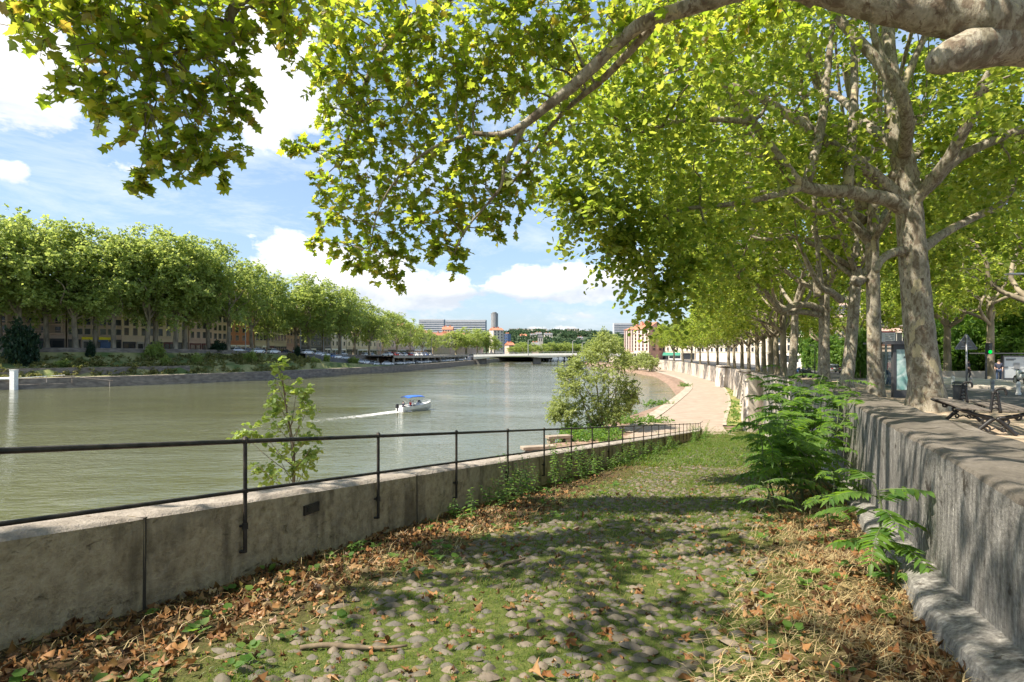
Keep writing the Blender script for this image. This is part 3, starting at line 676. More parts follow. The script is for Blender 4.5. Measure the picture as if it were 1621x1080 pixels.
for k, (u, Y, tr, nm, sd) in enumerate(row):
    r_ = np.random.default_rng(sd); b = np.array([(u-CX)/F*Y, Y, sz(Y)])
    rl = lambda L: [W(uu,vv,YY)-b for uu,vv,YY in L]
    ex = []
    if nm == 'second': ex = [(rl([(1368,350,Y),(1330,330,Y-.5),(1290,335,Y-1),(1240,300,Y-1.5),(1195,240,Y-2)]), [.2,.14,.12,.09,.05]), (rl([(1366,440,Y),(1357,447,Y-.3),(1350,440,Y-.5)]), [.2,.19,.12]), (rl([(1366,330,Y),(1360,220,Y),(1335,90,Y)]), [.3,.2,.12]), (rl([(1366,330,Y),(1300,150,Y-1),(1270,60,Y-1.5)]), [.2,.15,.1])]+[(rl(L_), [.10,.085,.065,.04]) for L_ in ([(1366,330,Y),(1345,240,Y),(1330,150,Y),(1322,60,Y)],[(1290,335,Y-1),(1285,240,Y-1),(1270,140,Y-1),(1262,40,Y-1)],[(1320,332,Y-.6),(1312,230,Y-.6),(1300,120,Y-.6),(1302,30,Y-.6)],[(1366,330,Y),(1378,230,Y),(1384,130,Y),(1380,40,Y)])]
    if nm == 'third': ex = [(rl([(1331,475,Y),(1315,462,Y-.5),(1300,455,Y-.8),(1285,430,Y-1),(1262,380,Y-1.5)]), [.22,.18,.15,.12,.08])]+[(rl(L_), [.13,.11,.085,.05]) for L_ in ([(1300,455,Y-.8),(1290,350,Y-.8),(1282,250,Y-.8),(1275,150,Y-.8)],[(1335,350,Y),(1350,230,Y),(1358,120,Y),(1362,20,Y)],[(1335,350,Y),(1310,250,Y),(1296,150,Y),(1290,60,Y)])]
    if nm == 'fourth': ex = [(rl([(1297,490,Y),(1280,483,Y-.5),(1255,484,Y-1),(1238,492,Y-1.5),(1225,480,Y-2),(1205,455,Y-2.5),(1170,440,Y-3)]), [.3,.23,.19,.17,.15,.12,.07]), (rl([(1297,498,Y),(1270,494,Y-.6),(1248,497,Y-1)]), [.25,.18,.14]), (rl([(1295,470,Y),(1290,430,Y),(1278,400,Y)]), [.3,.22,.15])]
    lim = [(900,200),(1000,400),(1040,470),(1080,480),(1130,470),(1200,455),(1300,430),(1500,430)]
    tm, cm, tw = make_tree(r_, 17.5-.4*k, 9.3, 5.0, tr, 6.6, 64, 1.4, 36, 12, .15+.025*k, SIX, M['leaf_mid'], M['bark'], cshift=(-2.0,0), limbs=8, extra_limbs=ex, tlen=.9, avoid=px_ok(b, lim), knobs=4, shell=.6)
    plant_tree('plane_tree', b, tm, cm, LAB[nm])
# further row: shared variants
var = []
for sd in (51, 52, 53):
    r_ = np.random.default_rng(sd)
    var.append(make_tree(r_, 16.5, 8.3, 4.6, .36, 5.4, 52, 1.5, 26, 10, .33, DIA, M['leaf_mid'], M['far_bark'], cshift=(-1.5,0), limbs=7, tlen=1.0, seg=6, knobs=1, shell=.6)[:2])
ordi = ['first','second','third','fourth','fifth','sixth','seventh','eighth','ninth','tenth','eleventh','twelfth','thirteenth','fourteenth','fifteenth','sixteenth','seventeenth','eighteenth','nineteenth','twentieth','twenty first','twenty second','twenty third','twenty fourth']
for k, Y in enumerate([61,70,79,89,99,110,121,133,146,160,175,190,206,223,240]):
    x = wf(Y)+2.3+.5*random.random(); tm, cm = var[k % 3]
    plant_tree('plane_tree', (x,Y,sz(Y)), tm, cm, f'plane tree on the curving quay wall, {ordi[k]} one past the parked motorbikes', group='plane trees lining the right quay', rz=.35*math.sin(k*2.2), scale=[(.92+.16*random.random())]*3)
# trees across the street on the right
for k, (u, Y, lab) in enumerate([(1568,53,'slim plane tree right behind the green traffic light'),(1640,36,'leafy plane tree at the right edge above the street lamp'),(1500,60,'dark leafy plane tree beyond the triangular road sign'),(1600,64,'plane tree rising behind the right hand advert panel'),(1345,84,'plane tree across the street seen between the scaly trunks'),(1300,100,'far street plane tree seen between the leaning trunk and the pale trunk'),(1455,85,'plane tree hidden behind the largest mottled trunk'),(1540,84,'deep shaded plane tree furthest behind the traffic light')]):
    tm, cm = var[k % 3]; b = ((u-CX)/F*Y, Y, sz(Y)-.0)
    plant_tree('plane_tree', b, tm, cm, lab, group='plane trees across the street', rz=k*1.3, scale=(1.0,1.0,1.0) if k else (.9,.9,1.0))

# --- willow bush on the quay
r_ = np.random.default_rng(61); b = G(955,682,ZQ)
mb = MB(); skel = []; ends = []
for k in range(11):
    a = r_.random()*6.28; o = np.array([math.cos(a)*.5*r_.random()+(k%4)*.35-.3, .5*r_.normal()*.5, 0]); 
    e = np.array([-4.4+8.6*(k+.5)/11*1.0, r_.normal()*1.2, 5.4+3.6*r_.random()-.25*abs(k-6)])
    grow(r_, mb, skel, o-[0,0,.2], e, .09, .02, up=.05, seg=6, jag=.05)
tm = mb.mesh('trunk', M['far_bark'], smooth=True)
CP = [(965,545,.9),(945,560,1.0),(985,570,.9),(960,590,1.2),(920,600,1.0),(900,615,.8),(885,640,.7),(900,650,.9),(930,640,1.2),(960,630,1.2),(990,610,.8),(985,640,.9),(940,670,.8),(905,675,.5),(965,655,.9),(893,590,.5),(912,575,.6),(958,535,.5),(1000,625,.4),(880,655,.3),(935,555,.5)]
cl = [W(u,v,b[1]+random.uniform(-1.5,1.5))-b for u,v,q in CP]; cr = [q*1.15 for u,v,q in CP]
cm, tw = crown_mesh('crown', cl, cr, 76, 15, .28, NAR, M['leaf_willow'], .8, .2, r_, outward=.6)
plant_tree('willow_bush', b, tm, cm, 'bushy grey green willow growing on the quay in front of the river', 'bush')
# --- poplar sapling beyond the parapet
r_ = np.random.default_rng(62); Yp = 10.2; b = np.array([W(462,560,Yp)[0], Yp, ZQ])
mb = MB(); top = W(445,575,Yp)-b; mid_ = W(463,700,Yp)-b; low = W(465,760,Yp)-b
mb.tube([(0,0,-.2),(0.0,0,2),low,mid_,W(452,640,Yp)-b,top], [.06,.05,.028,.02,.013,.005], 7, sm=4)
tips = [(440,575,.06),(437,600,.09),(432,625,.10),(445,640,.12),(470,615,.08),(485,618,.10),(490,640,.10),(478,650,.13),(455,665,.14),(430,660,.10),(400,680,.10),(385,688,.07),(420,690,.13),(460,700,.16),(490,680,.12),(495,705,.10),(440,720,.16),(410,738,.12),(475,735,.14),(430,748,.14),(455,750,.14),(490,725,.08)]
for u, v, q in tips:
    e_ = W(u,v,Yp+random.uniform(-.3,.3))-b; zz = max(low[2]-.3, e_[2]-.45-.3*random.random())
    s_ = np.array([np.interp(zz, [low[2],mid_[2],top[2]], [low[0],mid_[0],top[0]]), 0, zz]); mb.tube([s_, (s_+e_)/2+[0,0,-.04], e_], [.009,.006,.003], 5, sm=3)
tm = mb.mesh('trunk', M['twig'], smooth=True)
cm, tw = crown_mesh('crown', [W(u,v,Yp+random.uniform(-.15,.15))-b for u,v,q in tips], [q*1.3 for *_,q in tips], 10, 5, .08, SIX, M['leaf_poplar'], .15, .3, r_, lo=.0)
plant_tree('poplar_sapling', b, tm, cm, 'slender bright green poplar sapling standing behind the iron railing', 'sapling')
# --- small quay bushes far along the right bank
r_ = np.random.default_rng(63)
mb = MB(); skel = []
for k in range(6): grow(r_, mb, skel, (r_.normal()*.2,r_.normal()*.2,-.1), (r_.normal()*1.2,r_.normal()*1.2,3.2), .08, .02, seg=5)
tmb = mb.mesh('trunk', M['far_bark'], smooth=True)
cmb, _ = crown_mesh('crown', [np.array([r_.normal()*1.2, r_.normal()*1.2, 2.4+r_.normal()*.9]) for k in range(16)], [1.1]*16, 24, 8, .34, DIA, M['leaf_willow'], .8, .2, r_)
for u, vb, h, lab in [(1030,588,25,'round bush nearest on the far right quay'),(1008,586,23,'middle round bush on the far right quay'),(990,583,21,'rounded bush farthest along the right quay, below the pink building')]:
    b = G(u,vb,ZQ); s = h/F*b[1]/4.2; plant_tree('quay_bush', b, tmb, cmb, lab, 'bush', 'round bushes on the far right quay', rz=u, scale=(s,s,s))
# ================================================================== far (left) bank
WL = np.array([(-330,20),(-230,72),(-160,110),(-120.6,134),(-101,149.5),(-81,174.5),(-64,215),(-48,253),(-37,304),(-27,372),(-14,450),(10,560),(50,700)], float)
ZS = np.array([9.6,9.6,9.5,9.35,9.2,8.8,7.8,6.7,6.3,6.2,6.2,6.4,6.6])
_d = np.concatenate([[0], np.cumsum(np.linalg.norm(np.diff(WL,axis=0),axis=1))])
Ss = np.linspace(0, _d[-1], 240)
_P, _ = smooth_path(np.column_stack([WL, ZS]), np.ones(len(WL)), 8)
_dd = np.concatenate([[0], np.cumsum(np.linalg.norm(np.diff(_P[:,:2],axis=0),axis=1))])
Lq = np.stack([np.interp(np.linspace(0,_dd[-1],300), _dd, _P[:,k]) for k in range(3)], 1)
Ltan = nrm(np.gradient(Lq[:,:2], axis=0)); Lnor = np.stack([-Ltan[:,1], Ltan[:,0]], 1)
def LP(i, d):                                                     # station index (float), distance inland -> xy, street z
    i0 = int(np.clip(i, 0, 298)); f = i-i0
    p = Lq[i0]*(1-f)+Lq[i0+1]*f; n_ = Lnor[i0]*(1-f)+Lnor[i0+1]*f
    return np.array([p[0]+n_[0]*d, p[1]+n_[1]*d, p[2]])
def Lang(i): tt = Ltan[int(np.clip(round(i),0,299))]; return math.atan2(tt[1], tt[0])
def Lfind(u, d):                                                  # station whose point at distance d is seen in column u
    best, bi = 1e9, 0
    for i in np.linspace(0, 299, 1200):
        p = LP(i, d)
        if p[1] < 5: continue
        e = abs(CX+F*p[0]/p[1]-u)
        if e < best: best, bi = e, i
    return bi
I_park0, I_park1 = Lfind(618, 6), Lfind(738, 6)
M['bank'] = noisy('bank_grass', (.085,.125,.035), (.30,.28,.12), .16, .95, bump=.6, bscale=1.5, dist=.3, lo=.40, hi=.60)
M['quay_dark'] = noisy('dark_quay_stone', (.13,.11,.092), (.26,.22,.18), .7, .9, stretch=(1,1,2.5), bump=.6, bscale=2, dist=.08)
M['road'] = noisy('far_road', (.10,.098,.095), (.16,.155,.15), .4, .9, bump=0)
M['apron'] = noisy('quay_apron', (.25,.215,.17), (.34,.29,.235), .3, .9, bump=.2)
rows_q, rows_b, rows_s, rows_w = [], [], [], []
for i in range(300):
    p = lambda d, z: (*LP(i,d)[:2], z)
    zs = Lq[i][2]; k = float(np.clip((i-(I_park0-14))/14, 0, 1))       # 0 grassy slope, 1 flat apron under the parking deck
    j = .25*math.sin(i*1.7)+.2*math.sin(i*.63)
    rows_q.append([p(0,-1.2), p(.25,1.1), p(.3,1.15), p(.5,2.55), p(2.2,2.65)])
    rows_b.append([p(2.2,2.65)]+[p(5.2+j, 2.8+.15*j), p(5.8+j, 2.7+(1-k)*(1.9+.2*j)), p(9.5,2.7+(1-k)*(2.3+.3*j)), p(13,2.7+(1-k)*(.55*(zs-2.7)+.5*j)), p(18.2+k*9, 2.7+(1-k)*(zs-2.7-1.5)+.2*j*(1-k)), p(18.8+k*9, 2.7+(1-k)*(zs-2.75))])
    rows_s.append([p(18.8+k*9, 2.7+(1-k)*(zs-2.75)), p(19+k*9, zs), p(60, zs), p(130, zs+.2)])
m = MB(); m.loft(rows_b); o = tag(m.build('far_bank_terrain', M['bank'], smooth=True), kind='structure')
m = MB(); m.loft(rows_s); tag(m.build('far_street_ground', M['road']), kind='structure')
m = MB(); m.loft(rows_q); tag(m.build('far_quay_wall', M['quay_dark']), 'low dark stone quay wall running along the far waterline', 'wall')
ap = MB(); ap.loft([[(*LP(i,.6)[:2],2.68),(*LP(i,24)[:2],2.78)] for i in np.linspace(I_park0-6, I_park1+4, 60)]); tag(ap.build('quay_apron', M['apron']), kind='structure')
# dark stone band half way up the slope and the parapet along the street
def wall_along(name, i0, i1, d, z0f, z1f, th, mat, label, n=60):
    rows = []
    for i in np.linspace(i0, i1, n):
        zs = LP(i,0)[2]; z0, z1 = z0f(zs), z1f(zs)
        rows.append([(*LP(i,d)[:2],z0),(*LP(i,d+.05)[:2],z1),(*LP(i,d+th)[:2],z1),(*LP(i,d+th)[:2],z0)])
    mb = MB(); mb.loft(rows)
    for q in (rows[0], rows[-1][::-1]): mb.add(q, [(0,1,2,3)])
    return tag(mb.build(name, mat), label, 'wall')
I0 = Lfind(-180, 18)
wall_along('stone_terrace_wall', I0, Lfind(300,6), 5.4, lambda z: 2.4, lambda z: 4.9, .6, M['quay_dark'], 'dark stone terrace wall halfway up the far grassy bank')
wall_along('street_parapet', I0, Lfind(392,18.6), 18.6, lambda z: z-2.4, lambda z: z+.75, .5, M['quay_dark'], 'dark stone parapet along the far street below the tall planes')
wall_along('street_parapet', Lfind(440,18.6), Lfind(604,18.6), 18.6, lambda z: z-2.6, lambda z: z+.5, .5, M['quay_dark'], 'shorter dark parapet on the far street beside the car ramp')
# rough growth on the bank: shrubs one can tell apart, and a mass of weeds
r_ = np.random.default_rng(71)
cmW, _ = crown_mesh('weeds', *(lambda L: ([np.array(a) for a in L], [1.0]*len(L)))([(*LP(i,d)[:2], float(np.interp(d,[3,5.2,6,9.5,13,18],[2.8,2.9,4.7,5.1,6.2,7.6]))+.15) for i, d in [(Lfind(-60,10)+r_.random()*(I_park0-16-Lfind(-60,10)), 3+15*r_.random()) for _ in range(330)]]), 9, 8, .55, DIA, M['grass_dry'], .8, .2, r_, flat=.4)
tag(link('bank_weeds', cmW), kind='stuff')
mb = MB(); sk = []
for k in range(5): grow(r_, mb, sk, (0,0,-.1), (r_.normal()*.4,r_.normal()*.4,.6), .05, .02, seg=5)
tmS = mb.mesh('trunk', M['far_bark'], smooth=True)
def shrub(mat, sd, n=14):
    q = np.random.default_rng(sd); c = ball_pts(n, q, .3)*[.75,.75,.42]+[0,0,.5]
    return crown_mesh('crown', list(c), [.3]*n, 34, 8, .13, DIA, mat, .25, .2, q)[0]
shD, shG = shrub(M['leaf_dark'], 72, 22), shrub(M['leaf_far'], 73)
for u, d, z, wd, ht, mt, lab in [(33,14,5.6,8.5,9.5,shD,'big dark evergreen shrub leaning over the far bank near the white post'),(145,18,6.6,2.5,4.5,shD,'small dark shrub against the far parapet below the yellow shop sign'),
      (245,17,6.2,7.5,5.2,shG,'low bright green bush hanging over the far parapet'),(346,20.5,8.6,5.5,3.4,shD,'dark clipped hedge bush under the far plane trees'),(262,9,4.6,3,3,shG,'loose green shrub on the middle of the far slope'),
      (312,10,5.0,3.4,3.2,shG,'tufted green shrub on the far slope below the hedge bush'),(395,11,5.4,4.5,3.4,shG,'wide green shrub on the far slope under the parked white car'),(470,17,7.2,2.2,3.4,shD,'small round dark bush beside the far car ramp'),
      (498,8,3.6,3.6,3,shG,'yellow green shrub above the waterline beyond the poplar sapling'),(517,10,4.4,2.6,3.4,shG,'upright green shrub on the bank right of the yellowish one'),(560,10,3.4,5,3,shG,'spreading green shrub near the mouth of the car park'),(100,9,4.6,4,2.2,shG,'low green growth on the far slope right of the white post')]:
    i = Lfind(u, d); p = LP(i, d); plant_tree('bank_shrub', (p[0],p[1],z), tmS, mt, lab, 'shrub', rz=u, scale=(wd*.5,wd*.5,ht))
# white mooring post and its boom
b = G(22,617,0.0); M['white'] = plain('white_paint', (.78,.78,.76), .5)
e = empty('mooring_post', b, 0, 'square white mooring post standing in the water at the far bank', 'mooring post')
mb = MB(); mb.box((0,0,1.6),(1.15,1.15,6.0)); mb.box((0,0,4.66),(1.3,1.3,.14)); mb.build('pile', M['white'], e, bevel=.05)
mb = MB(); mb.tube([(0,.2,2.65),(-14,-6,2.5)], .33, 8); mb.tube([(0,.2,.9),(-1.6,.2,.9)], .2, 8); mb.tube([(0,.6,2.7),(7,6.5,3.2)], .07, 6); mb.build('boom', M['white'], e)
rl = empty('boat_rail', LP(Lfind(60,1),1)[:3]*[1,1,0]+[0,0,0], 0, 'rusty white handrail sloping down the far quay wall to the water', 'railing'); o_ = np.array(rl.location)
mb = MB()
for a, bb, z0, z1 in [(74,120,3.1,2.9),(120,180,2.7,1.5)]:
    ia, ib = Lfind(a,.0), Lfind(bb,.0); mb.tube([np.array([*LP(ia,-.1)[:2],z0])-o_, np.array([*LP(ib,-.1)[:2],z1])-o_], .06, 6)
M['rust'] = noisy('rusty_rail', (.30,.22,.16), (.55,.48,.42), 1.5, .8, bump=0); mb.build('handrail', M['rust'], rl)
for u,z in ((74,3.1),(112,2.9),(172,1.6)):
    mb = MB(); p = LP(Lfind(u,0),-.1); mb.tube([np.array([p[0],p[1],z-1.6])-o_, np.array([p[0],p[1],z])-o_], .07, 6); mb.build('post', M['rust'], rl)

# ------------------------------------------------------------------ buildings of the far street
M['glass'] = NT('window_glass').m; t = NT('dark_glass'); t.pbsdf((.03,.036,.042), .12, None, spec=.6); M['glass'] = t.m
def wall_mat(key, c): M[key] = noisy(key, tuple(x*.86 for x in c), c, .35, .9, bump=0); return M[key]
for k_, c_ in dict(taupe=(.50,.42,.35), stone=(.68,.59,.47), beige=(.70,.62,.50), pinkish=(.64,.49,.43), brick=(.54,.25,.165), cream=(.68,.61,.51), rose=(.58,.40,.35), greyd=(.16,.165,.18), ochre=(.56,.44,.30)).items(): wall_mat(k_, c_)
M['roof'] = noisy('roof_tiles', (.33,.125,.07), (.46,.20,.12), .8, .9, stretch=(1,1,1), bump=.2)
M['roof_grey'] = noisy('roof_grey', (.12,.12,.13), (.20,.20,.21), .8, .8, bump=0)
M['shutter'] = plain('shutter_grey', (.30,.30,.30), .7); M['shop_dark'] = plain('shop_dark', (.035,.035,.04), .5); M['shop_blue'] = plain('shop_blue', (.05,.11,.26), .5)
M['shop_red'] = plain('shop_red', (.11,.025,.025), .5); M['yellow'] = plain('sign_yellow', (.72,.66,.02), .5); M['frame'] = plain('window_frame', (.42,.40,.37), .6)
_win = {}
def window_mesh(w_, h_, mat_):
    k = (round(w_,2), round(h_,2), mat_)
    if k not in _win:
        mb = MB(); f = .09; x, z = w_/2, h_/2
        for c, d in (((0,0,z+f/2),(w_+2*f,.16,f)),((0,-.06,-z-f/2),(w_+3*f,.30,f)),((-x-f/2,0,0),(f,.16,h_)),((x+f/2,0,0),(f,.16,h_)),((0,.02,0),(.06,.08,h_)),((0,.02,h_*.2),(w_,.08,.06))): mb.box(c, d)
        g = MB(); g.box((0,-.02,0),(w_,.03,h_))
        _win[k] = (mb.mesh('window', M[mat_]), g.mesh('pane', M['glass']))
    return _win[k]
def building(name, p0, p1, z0, h, depth, floors, bays, mat, label, gf=4.2, win=(1.15,2.0), roof='roof', shop=None, wmat='frame', rooftype='gable', visible_from=0, cat='building', shutters=False, cornice=True, group=None):
    """facade from p0 to p1 (seen from the river, left to right); depth behind it"""
    p0, p1 = np.array(p0[:2], float), np.array(p1[:2], float); Lw = float(np.linalg.norm(p1-p0)); a = math.atan2(p1[1]-p0[1], p1[0]-p0[0])
    e = empty(name, (p0[0], p0[1], z0), a, label, cat, group)
    fh = (h-gf)/max(1, floors)
    mb = MB(); mb.box((Lw/2, depth/2, h/2-.5), (Lw, depth, h+1)); mb.build('wall', M[mat], e)
    if cornice:
        mb = MB(); mb.box((Lw/2, depth/2-.0, h-.02+.12), (Lw+.5, depth+.5, .28)); mb.box((Lw/2,-.12,gf+.12),(Lw,.26,.22)); mb.build('cornice', M['frame'] if mat in ('greyd',) else M[mat], e)
    rh = 2.6 if rooftype == 'gable' else .5
    mb = MB()
    if rooftype == 'gable':
        mb.add([(-.4,-.4,h+.26),(Lw+.4,-.4,h+.26),(Lw+.4,depth+.4,h+.26),(-.4,depth+.4,h+.26),(-.4,depth/2,h+rh+.3),(Lw+.4,depth/2,h+rh+.3)], [(0,1,5,4),(2,3,4,5),(0,4,3),(1,2,5),(0,3,2,1)])
    else: mb.box((Lw/2,depth/2,h+.26+rh/2),(Lw-.6,depth-.6,rh))
    ro = mb.build('roof', M[roof], e)
    mb = MB()
    for cx in (.25,.7): mb = MB(); mb.box((Lw*cx, depth*.5, h+rh+.4), (1.6,.8,2.0)); mb.build('chimney', M['brick' if mat != 'brick' else 'stone'], ro)
    for f in range(visible_from, floors):
        for b_ in range(bays):
            wm, gm = window_mesh(win[0], win[1], wmat)
            o = link('window', wm, e); o.location = ((b_+.5)*Lw/bays, -.02, gf+(f+.5)*fh); link('pane', gm, o)
    if shop:
        n = len(shop); 
        for k, s in enumerate(shop):
            if s is None: continue
            x = (k+.5)*Lw/n; mb = MB(); w_ = Lw/n-.7
            for cx, ww in ((-w_/2,.25),(0,.16),(w_/2,.25)): mb.box((x+cx,-.1,1.7),(ww,.22,3.4))
            mb.box((x,-.14,3.35),(w_+.3,.3,.62)); mb.box((x,-.08,.25),(w_,.2,.5)); sf = mb.build('shopfront', M[s], e)
            mb = MB(); mb.box((x,-.04,1.8),(w_-.2,.06,2.9)); mb.build('pane', M['glass'], sf)
    return e
def lb(u0, u1, d, *a, **k):
    i0, i1 = Lfind(u0, d), Lfind(u1, d); p, q = LP(i0, d), LP(i1, d); z = min(p[2], q[2])
    return building('town_house', p, q, z, *a, **k)
e = lb(-190, 104, 44, 22, 14, 6, 12, 'taupe', 'long brown grey apartment block with recessed balconies behind the far trees', gf=5, win=(1.6,1.7), roof='roof_grey', rooftype='flat', shop=['shop_dark',None,'shop_dark','frame','shop_dark','shop_dark'], visible_from=0)
Lw_ = np.linalg.norm((LP(Lfind(104,44),44)-LP(Lfind(-190,44),44))[:2])
for f in range(4):
    mb = MB(); zf = 5+f*17/6
    mb.box((Lw_*.5,-.8,zf+.05),(Lw_*.98,1.7,.22)); mb.box((Lw_*.5,-1.6,zf+.95),(Lw_*.98,.08,.12)); mb.build('balcony', M['pinkish'], e)
mb = MB()
for k in range(13): mb.box((Lw_*k/12.0*.97+.4,-1.5,5+8),(.35,.35,16))
mb.build('balcony_column', M['taupe'], e)
e = lb(106, 193, 44, 23, 14, 6, 7, 'taupe', 'grey beige apartment house with a yellow sign band and blue shutter', gf=4.6, win=(1.5,1.8), roof='roof_grey', rooftype='flat', shop=['shop_dark','frame','shop_blue','shop_dark'])
Lb_ = np.linalg.norm((LP(Lfind(193,44),44)-LP(Lfind(106,44),44))[:2])
for c0, c1 in ((.25,.50),(.56,.78)):
    mb = MB(); mb.box((Lb_*(c0+c1)/2,-.45,4.0),(Lb_*(c1-c0),.3,.85)); mb.build('sign_band', M['yellow'], e)
mb = MB(); mb.box((Lb_*.70,-.3,1.5),(Lb_*.22,.2,2.8)); mb.build('blue_shutter', M['shop_blue'], e)
lb(194, 298, 44, 21, 13, 5, 8, 'stone', 'pale stone house with dark arched shopfronts on the far street', gf=5.4, win=(1.3,2.3), shop=['shop_dark','frame','shop_dark','shop_red','shop_dark'])
lb(299, 336, 44, 22, 13, 5, 4, 'pinkish', 'mauve pink house with a dark red shopfront on the far street', gf=5.0, win=(1.2,2.2), shop=['shop_red','shop_red'])
lb(337, 358, 44, 21, 13, 5, 3, 'pinkish', 'narrow house with a black shopfront between the mauve and brick houses', gf=5.0, win=(1.2,2.0), shop=['shop_dark','shop_dark'])
lb(359, 402, 44, 24, 13, 6, 4, 'brick', 'orange brick house with white shop windows on the far street', gf=4.8, win=(1.3,1.9), shop=['white','white','white'])
lb(403, 434, 44, 19, 12, 4, 5, 'beige', 'beige house with a row of five tall windows beside the brick house', gf=5.6, win=(1.3,2.6), shop=['frame','white','shop_red'])
lb(435, 453, 44, 20, 12, 4, 4, 'cream', 'cream house over a black shopfront on the far street', gf=5.6, win=(1.1,2.3), shop=['shop_dark','shop_dark'])
lb(454, 474, 44, 22, 12, 5, 4, 'rose', 'pink house with narrow windows past the black shopfront', gf=4.6, win=(1.0,2.0), shop=[None,'shop_dark'])
lb(475, 523, 44, 21, 12, 5, 8, 'greyd', 'dark slate coloured building with pale posts on the far street', gf=4.6, win=(1.5,1.9), roof='roof_grey', shop=['shop_dark','white','shop_dark','white'], rooftype='flat')
lb(524, 548, 44, 22, 12, 5, 4, 'cream', 'cream house with white shopfronts just past the dark slate building', gf=4.6, win=(1.1,2.0), shop=['white','white'])
lb(549, 596, 44, 20, 12, 4, 7, 'beige', 'long beige house behind the far tree trunks near the car park', gf=4.6, win=(1.1,2.0), shop=['shop_dark','white','frame'])
lb(597, 655, 44, 19, 12, 4, 9, 'pinkish', 'row of dusty pink fronts behind the upper car park', gf=4.6, win=(1.1,1.9), shop=['frame','shop_dark','frame','shop_dark'])
lb(656, 684, 44, 16, 12, 5, 5, 'cream', 'tall pale house behind the end of the upper car park', gf=4.2, win=(1.1,1.9), shop=['white','shop_dark'])
lb(685, 712, 46, 15, 12, 3, 5, 'ochre', 'ochre house with steep red roof between two tree clumps', gf=4.2, win=(1.1,1.9))
lb(713, 765, 47, 17, 12, 4, 9, 'pinkish', 'low dusty pink terrace behind the last far trees before the bridge', gf=4, win=(1.1,1.9))

# ------------------------------------------------------------------ trees of the far bank
varL = []
for sd in (81, 82, 83, 84):
    q = np.random.default_rng(sd)
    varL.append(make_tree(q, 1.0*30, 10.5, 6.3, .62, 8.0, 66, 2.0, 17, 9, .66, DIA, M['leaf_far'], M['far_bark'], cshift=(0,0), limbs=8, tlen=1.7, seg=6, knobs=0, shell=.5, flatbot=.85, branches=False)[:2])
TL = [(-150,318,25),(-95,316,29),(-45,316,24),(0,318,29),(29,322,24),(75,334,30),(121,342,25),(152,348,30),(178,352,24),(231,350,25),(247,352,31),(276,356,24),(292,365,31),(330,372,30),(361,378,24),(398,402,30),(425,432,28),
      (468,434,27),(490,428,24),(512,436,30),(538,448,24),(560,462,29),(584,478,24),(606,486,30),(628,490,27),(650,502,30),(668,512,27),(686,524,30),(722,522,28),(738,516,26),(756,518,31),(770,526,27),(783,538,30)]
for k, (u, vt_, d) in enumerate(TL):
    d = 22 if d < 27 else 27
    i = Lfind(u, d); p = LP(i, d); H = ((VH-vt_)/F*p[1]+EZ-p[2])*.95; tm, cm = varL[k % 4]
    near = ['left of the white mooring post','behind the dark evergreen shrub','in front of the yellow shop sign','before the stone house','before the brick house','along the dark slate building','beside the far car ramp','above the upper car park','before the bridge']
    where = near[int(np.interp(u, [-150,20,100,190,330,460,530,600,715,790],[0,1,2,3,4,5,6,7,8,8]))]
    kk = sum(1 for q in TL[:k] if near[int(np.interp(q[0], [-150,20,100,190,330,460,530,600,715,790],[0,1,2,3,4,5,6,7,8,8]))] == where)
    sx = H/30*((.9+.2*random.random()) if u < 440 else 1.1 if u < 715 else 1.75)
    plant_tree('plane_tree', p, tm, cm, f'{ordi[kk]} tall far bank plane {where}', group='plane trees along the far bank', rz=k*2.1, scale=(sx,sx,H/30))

# ------------------------------------------------------------------ car park deck
pk = empty('parking_deck', LP(I_park0, 5), 0, 'two level concrete parking deck on columns over the far quay', 'car park'); o_ = np.array(pk.location)
M['concrete'] = noisy('concrete', (.27,.245,.21), (.38,.345,.30), .6, .9, bump=.2)
idx = np.linspace(I_park0, I_park1, 40)
def zd(i): return float(LP(i,0)[2])
mb = MB(); rows = [[np.array([*LP(i,4.2)[:2],zd(i)-.75])-o_, np.array([*LP(i,4.2)[:2],zd(i)+.35])-o_, np.array([*LP(i,4.5)[:2],zd(i)+.35])-o_, np.array([*LP(i,4.5)[:2],zd(i)+.01])-o_, np.array([*LP(i,29)[:2],zd(i)+.01])-o_] for i in idx]
mb.loft(rows); mb.loft([[r[0], np.array([*LP(i,29)[:2],zd(i)-.75])-o_] for r, i in zip(rows, idx)], flip=True); mb.build('deck', M['concrete'], pk)
for i in np.linspace(I_park0+.5, I_park1-1, 13):
    for d in (5.2, 13):
        p = LP(i, d); mb = MB(); mb.box(np.array([p[0],p[1],(2.6+zd(i)-.7)/2])-o_, (.7,.7,zd(i)-.7-2.6), Lang(i)); mb.build('column', M['concrete'], pk)
mb = MB(); mb.loft([[np.array([*LP(i,24.5)[:2],2.6])-o_, np.array([*LP(i,24.5)[:2],zd(i)-.7])-o_] for i in idx]); mb.build('back_wall', M['quay_dark'], pk)
mb = MB()
for i in idx[::2]: p = LP(i,4.35); mb.box(np.array([p[0],p[1],zd(i)+.7])-o_, (.06,.06,.8))
mb.tube([np.array([*LP(i,4.35)[:2],zd(i)+1.1])-o_ for i in idx], .04, 5); mb.build('guard_rail', M['iron'], pk)

